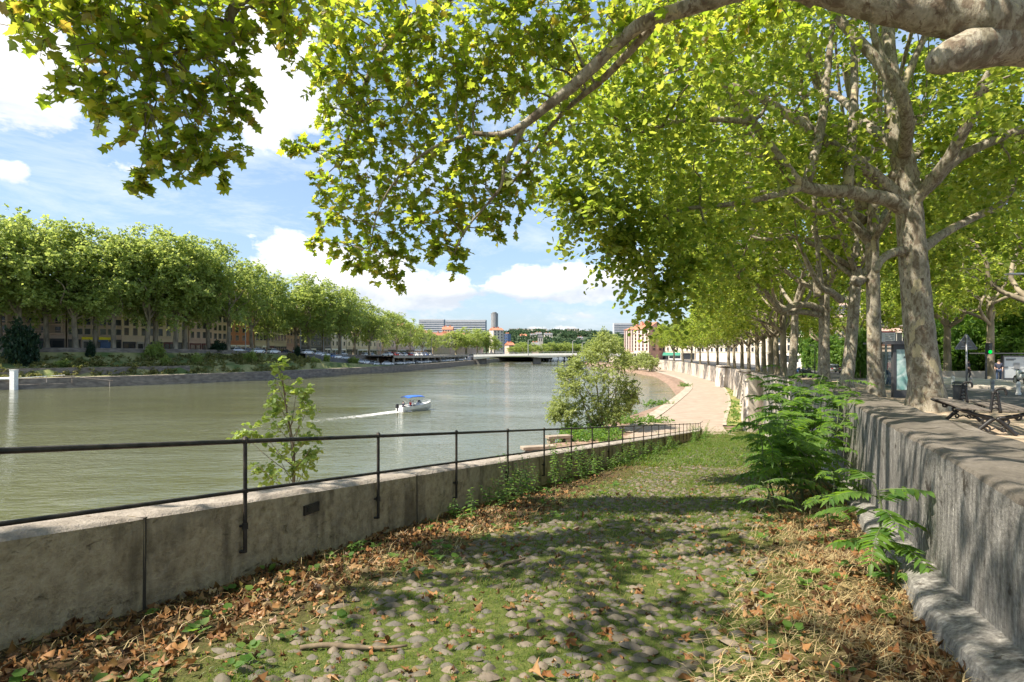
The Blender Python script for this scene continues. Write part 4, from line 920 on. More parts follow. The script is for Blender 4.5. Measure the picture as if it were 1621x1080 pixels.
# cars ------------------------------------------------------------------
t = NT('car_paint'); oi = t.n('ShaderNodeObjectInfo'); p_ = t.pbsdf(oi.outputs['Color'], .25, None, spec=.6); M['paint'] = t.m
M['tyre'] = plain('tyre', (.02,.02,.02), .9); M['lamp_red'] = plain('lamp_red', (.4,.02,.02), .3); M['lamp_clear'] = plain('lamp_clear', (.75,.75,.72), .2); M['rim'] = plain('rim', (.45,.45,.46), .35, .8)
def car_meshes():
    def section(x, w_, z0, z1, tum): return [(x,-w_*.96,z0),(x,-w_,z0+(z1-z0)*.5),(x,-w_*tum,z1),(x,w_*tum,z1),(x,w_,z0+(z1-z0)*.5),(x,w_*.96,z0)]
    mb = MB(); S = [section(*a) for a in [(-2.12,.72,.38,.62,.92),(-2.05,.84,.28,.88,.9),(-1.5,.89,.24,.95,.9),(-.3,.9,.22,.96,.92),(1.0,.9,.22,.93,.92),(1.75,.87,.24,.80,.88),(2.08,.78,.30,.66,.86),(2.14,.66,.38,.55,.9)]]
    mb.loft(S); mb.add(S[0],[(5,4,3,2,1,0)]); mb.add(S[-1],[(0,1,2,3,4,5)])
    top = [(-1.35,.80),(-.95,1.44),(.25,1.46),(.62,.0)]
    rf = [section(*a) for a in [(-1.62,.80,.93,.95,.99),(-1.15,.66,1.38,1.43,.95),(-.4,.68,1.43,1.49,.93),(.25,.66,1.40,1.45,.94),(1.05,.78,.91,.93,.99)]]
    for s0 in rf: mb.add(s0,[])
    mb.loft(rf)
    g = MB()
    for sy in (-1,1): q = [(-1.42,sy*.835,.97),(.85,sy*.835,.95),(.28,sy*.70,1.37),(-1.05,sy*.70,1.38)]; g.add(q if sy<0 else q[::-1],[(0,1,2,3)])
    g.add([(1.10,-.72,.94),(1.10,.72,.94),(.33,.60,1.42),(.33,-.60,1.42)],[(0,1,2,3)]); g.add([(-1.68,-.72,.96),(-1.22,-.60,1.40),(-1.22,.60,1.40),(-1.68,.72,.96)],[(0,1,2,3)])
    wv = MB(); a = [(math.cos(k*math.pi/7)*.33, math.sin(k*math.pi/7)*.33) for k in range(14)]; wv.slab(a,-.11,.11)
    rm = MB(); rm.slab([(x*.6,z*.6) for x,z in a],-.115,.115)
    hl = MB(); hl.box((0,0,0),(.10,.34,.14)); 
    return mb.mesh('body',M['paint'],True), g.mesh('window',M['glass']), wv.mesh('wheel',M['tyre']), rm.mesh('rim',M['rim']), hl.mesh('headlight',M['lamp_clear']), hl.mesh('tail_light',M['lamp_red'])
CB, CG, CW, CR, CH, CT = car_meshes()
def car(loc, rz, col, label, group, s=1.0, tall=1.0):
    e = empty('parked_car', loc, rz, label, 'car', group); e.scale = (s,s,s*tall)
    o = link('body', CB, e); o.color = (*col,1); link('window', CG, e)
    for x in (-1.3,1.32):
        for y in (-.80,.80): w_ = link('wheel', CW, e); w_.location = (x,y,.33); link('rim', CR, w_)
    for y in (-.58,.58):
        h_ = link('headlight', CH, e); h_.location = (2.07,y,.62); h_ = link('tail_light', CT, e); h_.location = (-2.08,y,.76)
    return e
WHT, SIL, BLK, RED, BLU, GRY = (.78,.78,.77), (.50,.52,.54), (.03,.03,.035), (.42,.03,.03), (.06,.12,.28), (.20,.21,.22)
cn = {id(WHT):'white', id(SIL):'silver', id(BLK):'black', id(RED):'red', id(BLU):'blue', id(GRY):'grey'}
SH = 1.25                                                          # cars at the scale of this bank
for k,(u,d,c,wh) in enumerate([(376,22,WHT,'under the far trees by the brick house'),(393,24,GRY,'just behind the white car on the far street'),(407,21,WHT,'at the kerb before the beige house on the far street'),(416,25,BLK,'in the shade of the beige house door'),(433,21,WHT,'before the black shopfront'),(452,25,BLK,'below the pink house'),(470,26,BLK,'beside the small round bush'),
      (541,26,WHT,'behind the parapet past the dark slate building'),(578,25,WHT,'near the tree trunk before the car park'),(588,27,GRY,'at the entrance of the upper car park')]):
    i = Lfind(u,d); p = LP(i,d); car((p[0],p[1],p[2]+.02), Lang(i), c, f'{cn[id(c)]} car parked {wh}', 'cars parked on the far street', SH)
for k,(u,d,z) in enumerate([(487,16.2,8.0),(503,15.5,7.5),(514,15,7.0),(527,14.5,6.4),(535,14.2,6.1),(545,13.8,5.7),(571,12,4.0),(579,11.5,3.6),(588,11,3.2),(594,10.6,2.9)]):
    c = [WHT,SIL,WHT,BLU,WHT,SIL,SIL,WHT,GRY,WHT][k]; i = Lfind(u,d); p = LP(i,d); car((p[0],p[1],z-.2), Lang(i), c, f'{cn[id(c)]} car on the sloping far ramp, {ordi[k]} from its top', 'cars on the sloping ramp of the far bank', SH)
rows = [[(*LP(i,10)[:2],-9),(*LP(i,10)[:2],-9)] for i in (0,1)]
ur = [(478,16.4,8.1),(503,15.5,7.3),(535,14.2,5.9),(579,11.5,3.4),(606,10,2.75)]
mb = MB(); mb.loft([[(*LP(Lfind(u,d),d-2.2)[:2],z-2.5),(*LP(Lfind(u,d),d-2.0)[:2],z-.02),(*LP(Lfind(u,d),d+3)[:2],z-.02),(*LP(Lfind(u,d),d+3)[:2],z+2)] for u,d,z in ur]); tag(mb.build('car_ramp_road', M['road']), kind='structure')
up = [(613,WHT),(622,RED),(628,SIL),(637,WHT),(645,RED),(649,WHT),(657,WHT),(664,SIL),(671,BLU),(678,GRY)]
for k,(u,c) in enumerate(up):
    d = 7.5; i = Lfind(u,d); p = LP(i,d); car((p[0],p[1],p[2]+.03), Lang(i)+math.pi/2*(.9), c, f'{cn[id(c)]} car on the upper parking deck, {ordi[k]} from the left end', 'cars on the upper parking deck', SH)
lw = [(613,WHT),(632,WHT),(640,SIL),(647,WHT),(653,BLK),(659,WHT),(665,SIL),(675,WHT),(685,GRY),(699,SIL),(706,WHT),(713,WHT),(720,BLK),(726,WHT),(733,SIL),(740,WHT)]
for k,(u,c) in enumerate(lw):
    d = 6.2; i = Lfind(u,d); p = LP(i,d); car((p[0],p[1],2.8), Lang(i)-.9, c, f'{cn[id(c)]} car under the parking deck, {ordi[k]} along the far quay from the left', 'cars parked under the deck', SH)
# lamp poles on the far street
for k,(u,h) in enumerate([(388,11),(475,12),(513,11),(540,10),(602,13),(683,12)]):
    i = Lfind(u,21); p = LP(i,21); e = empty('lamp_post', p, 0, f'slim grey lamp post on the far street, {ordi[k]} from the left', 'lamp post', 'lamp posts on the far street')
    mb = MB(); mb.tube([(0,0,-.1),(0,0,h)],[.16,.09],7); mb.build('pole', M['shutter'], e)
    mb = MB(); mb.tube([(0,0,h-.05),(.5,-.6,h+.2),(1.0,-1.2,h+.2)],[.08,.07,.12],6); mb.build('lamp_head', M['shutter'], e)
# ================================================================== bridge, hill, far buildings, right bank building
br = empty('road_bridge', (30,392,0), 0, 'low pale concrete road bridge crossing the river on dark piers', 'bridge'); o_ = np.array([30,392,0.])
M['br'] = noisy('bridge_concrete', (.74,.72,.67), (.82,.80,.75), .3, .9, bump=0); M['brd'] = noisy('bridge_pier', (.10,.095,.09), (.17,.16,.15), .5, .9, bump=0)
mb = MB(); rows = []
for k in range(41):
    s = k/40; x = -26+150*s; y = 386+8*s; z = 6.0+1.0*math.sin(math.pi*min(1,max(0,s*1.05)))
    under = 1.1+1.3*abs(math.cos(math.pi*s*3.0))**3
    rows.append([np.array(a)-o_ for a in [(x,y,z-under-.2),(x,y-.6,z-.9),(x,y-.6,z+.5),(x,y-.2,z+.5),(x,y-.2,z),(x,y+14,z),(x,y+14,z-under)]])
mb.loft(rows, flip=True); mb.build('deck', M['br'], br)
for u in (850.5, 908):
    x = (u-CX)/F*391; mb = MB(); mb.box(np.array([x,396,2.0])-o_, (5.2,11,8.5), 0, taper=1.0); mb.box(np.array([x,396,4.6])-o_, (8,11,.8)); mb.build('pier', M['brd'], br)
for u in (762,):
    x = (u-CX)/F*388; mb = MB(); mb.box(np.array([x-3,395,2.0])-o_, (12,14,5.0)); mb.build('abutment', M['brd'], br)
mb = MB()
for k in range(61): s = k/60; mb.box(np.array([-26+150*s, 385.6+8*s, 6.9+1.0*math.sin(math.pi*s)])-o_, (.12,.12,1.1))
mb.tube([np.array([-26+150*k/40, 385.6+8*k/40, 7.45+1.0*math.sin(math.pi*k/40)])-o_ for k in range(41)], .08, 5); mb.build('railing', M['shutter'], br)
for k,(u,vt_) in enumerate([(836,539),(906.5,540),(921.5,543)]):
    x = (u-CX)/F*388; e = empty('lamp_post', (x,387.5,6.4), 0, ['lamp post on the bridge nearest its left end','tallest lamp post over the second bridge pier','lamp post on the bridge just right of the tallest one'][k], 'lamp post', 'lamp posts on the bridge'); h = (VH-vt_)/F*388+EZ-6.4
    mb = MB(); mb.tube([(0,0,-.3),(0,0,h)],[.3,.2],7); mb.build('pole', M['shutter'], e)
    mb = MB(); mb.tube([(0,0,h-.1),(.9,-.3,h+.35),(1.8,-.6,h+.3)],[.15,.13,.2],6); mb.build('lamp_head', M['shutter'], e)
# graffiti wall at the left abutment
t = NT('graffiti_wall'); v = t.coord((.5,.5,1)); n = t.noise(v, .55, 3, .5, 2.0)
c = t.ramp(n, [(.40,(.38,.35,.32)),(.46,(.60,.60,.60)),(.50,(.25,.33,.45)),(.55,(.62,.6,.58)),(.60,(.40,.24,.22)),(.64,(.38,.35,.32))]); t.pbsdf(c, .9); M['graf'] = t.m
ia, ib = Lfind(752,.2), Lfind(786,.2)
wall_along('graffiti_wall', Lfind(742,3), Lfind(775,3), 3, lambda z: 1, lambda z: 5.6, 1.0, M['graf'], 'pale wall with blurred graffiti beside the bridge abutment', 12)

# hill with woods
M['hill'] = noisy('hill_ground', (.035,.055,.025), (.06,.085,.035), .02, .95, bump=0)
def hz(x, y):
    f = np.clip((y-560)/650, 0, 1); f = f*f*(3-2*f)
    return 4+f*(38+5*math.sin(x*.006)+3*math.sin(x*.019+1))*(1.0 if x > -60 else max(.35, 1+(x+60)/400.))
m = MB(); m.loft([[(x,y,hz(x,y)) for x in np.linspace(-500,900,57)] for y in np.linspace(470,1700,40)], flip=True); tag(m.build('hill', M['hill'], smooth=True), kind='structure')
M['leaf_hill'] = leaf_mat('leaf_hill', [(.022,.05,.026),(.035,.07,.033),(.05,.088,.04),(.07,.10,.045)], [(.08,.15,.07),(.12,.19,.08)], .3, .03)
r_ = np.random.default_rng(91); C, Q = [], []
for k in range(560):
    y = 590+650*r_.random(); x = (-60+ y*(-.10+.55*r_.random())); C.append(np.array([x,y,hz(x,y)+3])); Q.append(4.5+3*r_.random())
cm, _ = crown_mesh('hill_wood', C, Q, 26, 4, 3.2, DIA, M['leaf_hill'], 3.0, .3, r_); tag(link('hill_wood', cm), kind='stuff')
# far tree row behind the bridge
for k,(u,vt_,Y,s) in enumerate([(828,541,430,1),(842,543,445,1),(857,545,460,.9),(872,541,470,1),(884,543,474,1),(896,541,470,1),(909,544,466,1),(922,544,462,1),(1012,548,470,.8),(1026,545,452,.8),(946,535,470,1.05),(960,528,460,1.1),(975,532,450,1.05),(992,540,455,1),(1003,543,445,1),(815,548,455,.8),(934,542,468,1)]):
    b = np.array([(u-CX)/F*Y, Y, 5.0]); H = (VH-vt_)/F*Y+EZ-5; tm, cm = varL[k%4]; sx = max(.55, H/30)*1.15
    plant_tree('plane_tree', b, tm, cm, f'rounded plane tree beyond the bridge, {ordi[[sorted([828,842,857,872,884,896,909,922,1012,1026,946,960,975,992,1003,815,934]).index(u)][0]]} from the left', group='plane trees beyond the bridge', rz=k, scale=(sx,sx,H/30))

# slab blocks and tower on the ridge
t = NT('slab_facade'); v = t.coord(); bt = t.n('ShaderNodeTexBrick'); bt.offset = 0; bt.inputs['Scale'].default_value = .22; bt.inputs['Mortar Size'].default_value = .016; bt.inputs['Color1'].default_value = (.17,.195,.24,1); bt.inputs['Color2'].default_value = (.26,.28,.33,1); bt.inputs['Mortar'].default_value = (.52,.53,.56,1)
bt.inputs['Brick Width'].default_value = .9; bt.inputs['Row Height'].default_value = .62
mp = t.n('ShaderNodeMapping'); mp.inputs['Rotation'].default_value = (R(90),0,0); t.l(v, mp.inputs[0]); t.l(mp.outputs[0], bt.inputs['Vector']); t.pbsdf(bt.outputs[0], .6); M['slab'] = t.m
M['slab_end'] = plain('slab_end', (.5,.5,.52), .8); M['tower'] = noisy('tower_concrete', (.16,.155,.155), (.26,.25,.245), .12, .8, stretch=(1,1,.05), bump=0)
def slab(u0,u1,vt0,vb,Y,dep,label, rot=0, mat='slab', cat='apartment block', roofh=1.5, bands=9):
    x0,x1 = (u0-CX)/F*Y,(u1-CX)/F*Y; zt = EZ+(VH-vt0)/F*Y; zb = EZ+(VH-vb)/F*Y; Lw = x1-x0; h = zt-zb+14
    e = empty('apartment_block', (x0,Y,zb-14), rot, label, cat)
    mb = MB(); mb.box((Lw/2,dep/2,h/2),(Lw,dep,h)); mb.build('wall', M[mat], e)
    mb = MB(); mb.box((Lw/2,dep/2,h+roofh/2),(Lw*1.002,dep*1.01,roofh)); mb.build('roof', M['slab_end'], e)
    for k in range(bands):
        mb = MB(); mb.box((Lw/2,-.35,14+(h-14)*(k+.5)/bands),(Lw*.99,.5,(h-14)/bands*.34)); mb.build('balcony_band', M['slab_end'], e)
    return e
slab(663,703,507,534,900,16,'smaller grey blue slab block on the ridge behind the far trees', -.05, bands=8); slab(705,769,508,540,880,16,'long grey blue slab block beside the smaller one on the ridge', -.07, bands=9)
slab(972,1030,513,532,1000,18,'pale blue slab block on the ridge behind the pink corner building', -.05, bands=7)
Yt = 1050; e = empty('round_tower', ((782.8-CX)/F*Yt,Yt,38), 0, 'round dark grey tower standing alone on the ridge', 'tower'); h = EZ+(VH-497)/F*Yt-38
mb = MB(); mb.lathe([(6.3,0),(6.3,h)], seg=24); mb.build('shaft', M['tower'], e, smooth=False)
mb = MB(); mb.lathe([(6.6,h-.5),(6.6,h+.8),(4,h+.9),(4,h+3),(0,h+3)], seg=24); mb.build('crown_drum', M['tower'], e)
for k in range(16):
    mb = MB(); a = k*2*math.pi/16; mb.box((6.35*math.cos(a),6.35*math.sin(a),h/2),(.5,.7,h-1),a); mb.build('rib', M['slab_end'], e)
M['barr'] = plain('barracks_stone', (.42,.38,.34), .9)
for u0,u1,vt_,vb,lab in [(806,866,521,527,'long low pale building on the ridge over the bridge'),(876,905,523,529,'low pale building on the ridge right of the long one'),(895,917,521,527,'bluish low building stepping above its neighbour on the ridge'),(921,944,524,529,'small low pale building at the right of the ridge')]:
    Y = 1230; x0,x1 = (u0-CX)/F*Y,(u1-CX)/F*Y; zt = EZ+(VH-vt_)/F*Y; zb = EZ+(VH-vb)/F*Y-8
    e = building('ridge_building', (x0,Y), (x1,Y), zb, zt-zb, 16, 2, max(6,int((x1-x0)/8)), 'stone', lab, gf=6, win=(3,3.2), roof='roof_grey', rooftype='flat')
for u,vt_,vb,Y,w_,lab in [(845,531,537,900,7,'white house low on the wooded hill'),(853,529,538,905,6,'white house beside the small grey church tower on the hill'),(868,530,538,900,8,'pale stepped house on the hill right of the church tower'),(829,532,537,920,7,'leftmost small white house on the wooded hill'),(918,536,541,880,6,'lone pale house among trees at the right of the hill')]:
    x0 = (u-CX)/F*Y; zt = EZ+(VH-vt_)/F*Y; zb = EZ+(VH-vb)/F*Y-6
    building('hill_house', (x0-w_/2*1.6,Y), (x0+w_/2*1.6,Y), zb, zt-zb, 10, 3, 3, 'cream', lab, gf=6, win=(1.6,2), roof='roof_grey' if u>840 else 'roof')
e = empty('church_tower', ((855.5-CX)/F*640,640,4), 0, 'grey square church tower over the trees beyond the bridge', 'tower'); h = EZ+(VH-534)/F*640-4
mb = MB(); mb.box((0,0,h/2),(5.5,5.5,h)); mb.build('shaft', M['barr'], e); mb = MB(); mb.box((0,0,h+.3),(6.2,6.2,.6)); mb.box((0,0,h+1.6),(4.4,4.4,2)); mb.build('belfry', M['tower'], e)
for s in (-1,1): mb = MB(); mb.box((s*1.2,-2.78,h-3),(.9,.1,3)); mb.build('louvre_opening', M['shop_dark'], e)
# houses between the far trees and the bridge
Y = 590; building('corner_house', ((781-CX)/F*Y,Y), ((797-CX)/F*Y,Y+4), 5.5, (VH-523)/F*Y+EZ-5.5, 14, 7, 3, 'cream', 'tall white corner house near the bridge with a blue side wing', gf=4, win=(1.3,1.7))
building('corner_house', ((797.3-CX)/F*Y,Y+4.2), ((804-CX)/F*Y,Y+3), 5.5, (VH-529)/F*Y+EZ-5.5, 12, 6, 2, 'shop_blue', 'narrow blue house wing beside the white corner house', gf=4, win=(1.1,1.6), roof='roof_grey', rooftype='flat', cornice=False)
building('corner_house', ((806-CX)/F*520,520), ((815-CX)/F*520,522), 5.5, (VH-547)/F*520+EZ-5.5, 12, 4, 4, 'pinkish', 'pinkish house with an orange roof left of the bridge trees', gf=4, win=(1.2,1.7))
building('corner_house', ((842-CX)/F*500,500), ((853-CX)/F*500,500), 5.5, (VH-547)/F*500+EZ-5.5, 12, 2, 3, 'rose', 'small pinkish house under the church tower beyond the bridge', gf=4, win=(1.2,1.7), roof='roof_grey')
Y = 520; building('hill_house', ((700-CX)/F*Y,Y), ((716-CX)/F*Y,Y), 6, (VH-522)/F*Y+EZ-6, 12, 6, 4, 'cream', 'pale house with chimneys under the long slab block', gf=4, win=(1.4,1.8))
# right bank corner building
pA = np.array([(988-CX)/F*352, 352.]); pB = np.array([(1027-CX)/F*318, 318.]); pC = np.array([(1053-CX)/F*326, 326.]); zb = EZ-5
hB = (VH-520)/F*318+EZ-zb
# long river front, broken into two houses
mid_ = pA+(pB-pA)*.42
building('corner_house', pA, mid_, zb, hB*1.0, 14, 6, 4, 'rose', 'pale pink river front at the far right quay, the part farther away', gf=4.4, win=(1.4,1.9), shop=['frame','frame'])
e = empty('corner_house', (*mid_,zb), math.atan2(*(pB-mid_)[::-1]), 'pink corner building with orange tiled roof on the right quay', 'building'); Lw = float(np.linalg.norm(pB-mid_)); ang = math.atan2(*(pB-mid_)[::-1])
dC = pC-pB; dep = abs(-math.sin(ang)*dC[0]+math.cos(ang)*dC[1]); offx = math.cos(ang)*dC[0]+math.sin(ang)*dC[1]
M['gable'] = noisy('gable_brown', (.48,.28,.21), (.58,.36,.28), .5, .9, bump=0)
mb = MB(); mb.extrude([(0,0),(Lw,0),(Lw+offx,dep),(0,dep)],0,hB); mb.build('wall', M['cream'], e)
gx = .12
mb = MB(); mb.add([(Lw+gx,.0,0),(Lw+offx+gx,dep,0),(Lw+offx+gx,dep,hB),(Lw+offx*.5+gx,dep/2,hB+3.6),(Lw+gx,.0,hB)],[(0,1,2,3,4)]); mb.build('gable_wall', M['gable'], e)
mb = MB(); mb.add([(-.3,-.6,hB-.1),(Lw+.4,-.6,hB-.1),(Lw+offx*.5+.4,dep/2,hB+3.9),(-.3,dep/2,hB+3.9),(Lw+offx+.4,dep+.6,hB-.1),(-.3,dep+.6,hB-.1)],[(0,1,2,3),(3,2,4,5)]); rf = mb.build('roof', M['roof'], e)
for x in (.15,.55): mb = MB(); mb.box((Lw*x,dep*.3,hB+3.4),(2.4,1,2.6)); mb.build('chimney', M['brick'], rf)
M['shut_brown'] = plain('shutter_brown', (.20,.075,.055), .7)
wm = MB(); wm.box((0,0,0),(1.1,.14,1.6)); wmm = wm.mesh('pane', M['glass']); sm_ = MB(); sm_.box((-.85,-.05,0),(.55,.1,1.6)); sm_.box((.85,-.05,0),(.55,.1,1.6)); smm = sm_.mesh('window', M['shut_brown'])
for f in range(6):
    for b_ in range(4):
        o = link('window', smm, e); o.location = ((b_+.5)*Lw/4,-.03,4.6+f*(hB-5.2)/6+1.2); link('pane', wmm, o)
        if b_ < 2:
            o = link('window', smm, e); s = (b_+.8)/2.6; o.location = (Lw+offx*s+.2, dep*s, 4.6+f*(hB-5.2)/6+1.2); o.rotation_euler = (0,0,math.atan2(dep,offx)); link('pane', wmm, o)
mb = MB()
for k in range(5): mb.box(((k+.5)*Lw/5,-.06,1.7),(Lw/5-1.2,.16,3.2))
mb.build('shopfront', M['shop_dark'], e)
# low shops with a green awning under the far right trees
M['green'] = plain('awning_green', (.03,.20,.12), .6)
building('town_house', ((1040-CX)/F*330,330), ((1100-CX)/F*300,300), EZ-5, 13, 12, 3, 8, 'stone', 'pale house with a green awning behind the far right trees', gf=4.4, win=(1.3,1.8), shop=['shop_dark','white','shop_dark'])
e = empty('shop_awning', ((1047-CX)/F*300,298,EZ-2.4), -.5, 'long green awning above a shop on the far right quay', 'awning'); mb = MB(); mb.add([(0,0,0),(9,0,0),(9,2,1.3),(0,2,1.3),(0,0,-.4),(9,0,-.4)],[(0,1,2,3),(4,5,1,0)]); mb.build('fabric', M['green'], e); mb = MB(); mb.tube([(0,0,-.05),(9,0,-.05)],.06,5); mb.tube([(.2,0,0),(.2,2,0)],.05,5); mb.tube([(8.8,0,0),(8.8,2,0)],.05,5); mb.build('frame', M['shutter'], e)
# ================================================================== boat and people
def person(loc, rz, joints, radii, edges, label, clothes, hair=(.05,.035,.025), s=1.0):
    e = empty('person', loc, rz, label, 'person'); e.scale = (s,s,s)
    sk = plain('skin', (.50,.32,.24), .6) if 'skin' not in M else M['skin']
    def skinned(name, names, mat, grow_=0.0, sub=2):
        vs = [joints[n] for n in names]; ix = {n:i for i,n in enumerate(names)}
        ed = [(ix[a],ix[b]) for a,b in edges if a in ix and b in ix]
        me = bpy.data.meshes.new(name); me.from_pydata(vs, ed, []); me.materials.append(mat); o = link(name, me, e)
        sm = o.modifiers.new('skin','SKIN'); me.skin_vertices or None
        if not me.skin_vertices: me.attributes
        lay = me.skin_vertices[0].data if len(me.skin_vertices) else None
        if lay:
            for n,i in ix.items(): r = radii[n]+grow_; lay[i].radius = (r,r)
            lay[0].use_root = True
        ss = o.modifiers.new('sub','SUBSURF'); ss.levels = sub; ss.render_levels = sub; sm.use_smooth_shade = True
        return o
    skinned('body', list(joints), sk)
    for nm, names, mat, gr in clothes: skinned(nm, names, mat, gr)
    h = joints['head']; mb = MB(); mb.lathe([(.03,-.02),(.10,.0),(.112,.06),(.09,.11),(.03,.135)], (h[0],h[1]+.015,h[2]+.02), 12); mb.build('hair', plain('hair_dark', hair, .8), e, smooth=True)
    return e
EDG = [('pelvis','spine'),('spine','chest'),('chest','neck'),('neck','head'),('head','crown_'),('chest','shl'),('shl','ell'),('ell','wrl'),('wrl','hal'),('chest','shr'),('shr','elr'),('elr','wrr'),('wrr','har'),('pelvis','hil'),('hil','knl'),('knl','anl'),('anl','tol'),('pelvis','hir'),('hir','knr'),('knr','anr'),('anr','tor')]
RAD = dict(pelvis=.13,spine=.125,chest=.145,neck=.055,head=.085,crown_=.075,shl=.06,ell=.045,wrl=.03,hal=.035,shr=.06,elr=.045,wrr=.03,har=.035,hil=.085,knl=.06,anl=.04,tol=.04,hir=.085,knr=.06,anr=.04,tor=.04)
STAND = dict(pelvis=(0,0,.93),spine=(0,0,1.12),chest=(0,0,1.33),neck=(0,0,1.50),head=(0,-.01,1.60),crown_=(0,-.01,1.70),shl=(-.19,0,1.40),ell=(-.24,.02,1.13),wrl=(-.22,-.08,.90),hal=(-.21,-.12,.82),shr=(.19,0,1.40),elr=(.24,.02,1.13),wrr=(.22,-.08,.90),har=(.21,-.12,.82),hil=(-.10,0,.88),knl=(-.11,-.10,.50),anl=(-.11,-.02,.09),tol=(-.11,-.17,.04),hir=(.10,0,.88),knr=(.11,.04,.50),anr=(.11,.16,.10),tor=(.11,.03,.04))
SIT = dict(STAND); SIT.update(pelvis=(0,0,.50),spine=(0,.03,.68),chest=(0,.02,.90),neck=(0,0,1.06),head=(0,-.02,1.17),crown_=(0,-.02,1.27),shl=(-.19,.01,.97),ell=(-.25,-.08,.72),wrl=(-.16,-.30,.66),hal=(-.14,-.38,.66),shr=(.19,.01,.97),elr=(.25,-.08,.72),wrr=(.16,-.30,.66),har=(.14,-.38,.66),hil=(-.10,-.05,.48),knl=(-.14,-.45,.50),anl=(-.14,-.48,.09),tol=(-.14,-.62,.04),hir=(.10,-.05,.48),knr=(.14,-.45,.50),anr=(.14,-.48,.09),tor=(.14,-.62,.04))
TOP = ['chest','spine','neck','shl','ell','shr','elr','pelvis']; LEGS = ['pelvis','hil','knl','anl','hir','knr','anr']
M['skin'] = plain('skin', (.50,.32,.24), .6)
CL = lambda k,c: plain(k, c, .85)
shirt_w, shirt_p, shirt_d, shirt_r, jeans, dark = CL('shirt_white',(.7,.7,.68)), CL('shirt_pink',(.62,.22,.26)), CL('shirt_navy',(.03,.035,.06)), CL('shirt_red',(.5,.04,.03)), CL('jeans',(.06,.09,.16)), CL('trousers_dark',(.03,.03,.035))

# motorboat
bp = G(657,650,0); hd = math.atan2(8.0,10.2)+.12                     # bow away to the right
M['hull'] = plain('hull_white', (.76,.76,.74), .3); M['canvas'] = plain('canvas_blue', (.03,.12,.50), .7); M['steel'] = plain('steel_tube', (.6,.6,.6), .25, .9); M['black'] = plain('black_plastic', (.02,.02,.022), .4)
bt_ = empty('motor_boat', bp, hd, 'small white motor boat under a blue canopy leaving a wake on the river', 'boat')
mb = MB(); secs = []
for x, wd, dk, kl in [(-2.9,1.02,.82,-.12),(-2.0,1.12,.82,-.25),(-.8,1.16,.86,-.3),(.5,1.10,.95,-.28),(1.6,.86,1.08,-.15),(2.5,.46,1.22,.15),(3.05,.04,1.34,.75)]:
    secs.append([(x,-wd*.88,dk-.06),(x,-wd,dk),(x,-wd*.93,dk*.45),(x,-wd*.6,kl*.4),(x,0,kl),(x,wd*.6,kl*.4),(x,wd*.93,dk*.45),(x,wd,dk),(x,wd*.88,dk-.06),(x,wd*.82,.28 if x<1.5 else dk-.2),(x,-wd*.82,.28 if x<1.5 else dk-.2),(x,-wd*.88,dk-.06)])
mb.loft(secs); mb.add(secs[0][:11],[tuple(range(11))]); h_ = mb.build('hull', M['hull'], bt_, smooth=False)
mb = MB(); mb.loft([[(x,-w_,z),(x+.05,-w_*.5,z+.10),(x+.05,0,z+.14),(x+.05,w_*.5,z+.10),(x,w_,z),(x,w_*.98,z-.09),(x,0,z+.06),(x,-w_*.98,z-.09),(x,-w_,z)] for x,w_,z in [(-1.9,1.05,2.13),(-1.2,1.08,2.24),(-.2,1.08,2.27),(.8,1.02,2.20),(1.15,1.0,2.10)]]); mb.build('canopy', M['canvas'], bt_)
mb = MB()
for sy in (-1,1):
    mb.tube([(-.6,sy*1.08,.9),(-1.9,sy*1.05,2.12)],.03,6); mb.tube([(-.6,sy*1.08,.9),(-.3,sy*1.08,2.25)],.03,6); mb.tube([(-.6,sy*1.08,.9),(1.12,sy*1.0,2.12)],.03,6); mb.tube([(1.5,sy*.84,1.05),(1.7,sy*.8,1.35),(2.7,sy*.3,1.5),(3.0,0,1.55)],.025,6)
mb.build('canopy_frame', M['steel'], bt_)
mb = MB(); mb.box((-3.25,0,.9),(.45,.42,.6),taper=.8); mb.box((-3.2,0,.25),(.18,.16,1.2)); mb.build('outboard_motor', M['black'], bt_, bevel=.04)
mb = MB(); mb.box((.55,0,.75),(.5,.9,.9),taper=.8); mb.build('console', M['hull'], bt_, bevel=.04)
mb = MB(); mb.add([(.85,-.55,1.15),(.85,.55,1.15),(.55,.5,1.62),(.55,-.5,1.62)],[(0,1,2,3)]); mb.build('windscreen', M['glass'], bt_)
mb = MB(); mb.box((-.7,0,.5),(.5,1.5,.42)); mb.box((-2.3,0,.5),(.5,1.6,.42)); mb.build('seat', M['hull'], bt_)
cb = np.array([math.cos(hd),math.sin(hd),0]); sb = np.array([-math.sin(hd),math.cos(hd),0])
person(bp+cb*-.6+sb*-.3+[0,0,.28], hd+math.pi/2, SIT, RAD, EDG, 'person in a white shirt seated at the wheel of the boat', [('shirt',TOP,shirt_w,.02),('trousers',LEGS,dark,.015)])
person(bp+cb*-.6+sb*.35+[0,0,.28], hd+math.pi/2, SIT, RAD, EDG, 'person in a red top sitting beside the boat driver', [('shirt',TOP,shirt_r,.02),('trousers',LEGS,jeans,.015)])
person(bp+cb*-2.3+sb*-.2+[0,0,.28], hd+math.pi/2+.6, SIT, RAD, EDG, 'person in dark clothes sitting at the stern of the boat', [('shirt',TOP,shirt_d,.02),('trousers',LEGS,dark,.015)])
t = NT('wake_foam'); v = t.coord((.5,.5,1)); n = t.noise(v, 2.6, 6, .75, 1.0); vc = t.n('ShaderNodeVertexColor', layer_name='fade')
fac = t.math('MULTIPLY', t.math('ADD', n, vc.outputs[0]), .5); fc = t.ramp(fac, [(.47,(0,0,0)),(.66,(.75,.75,.75))])
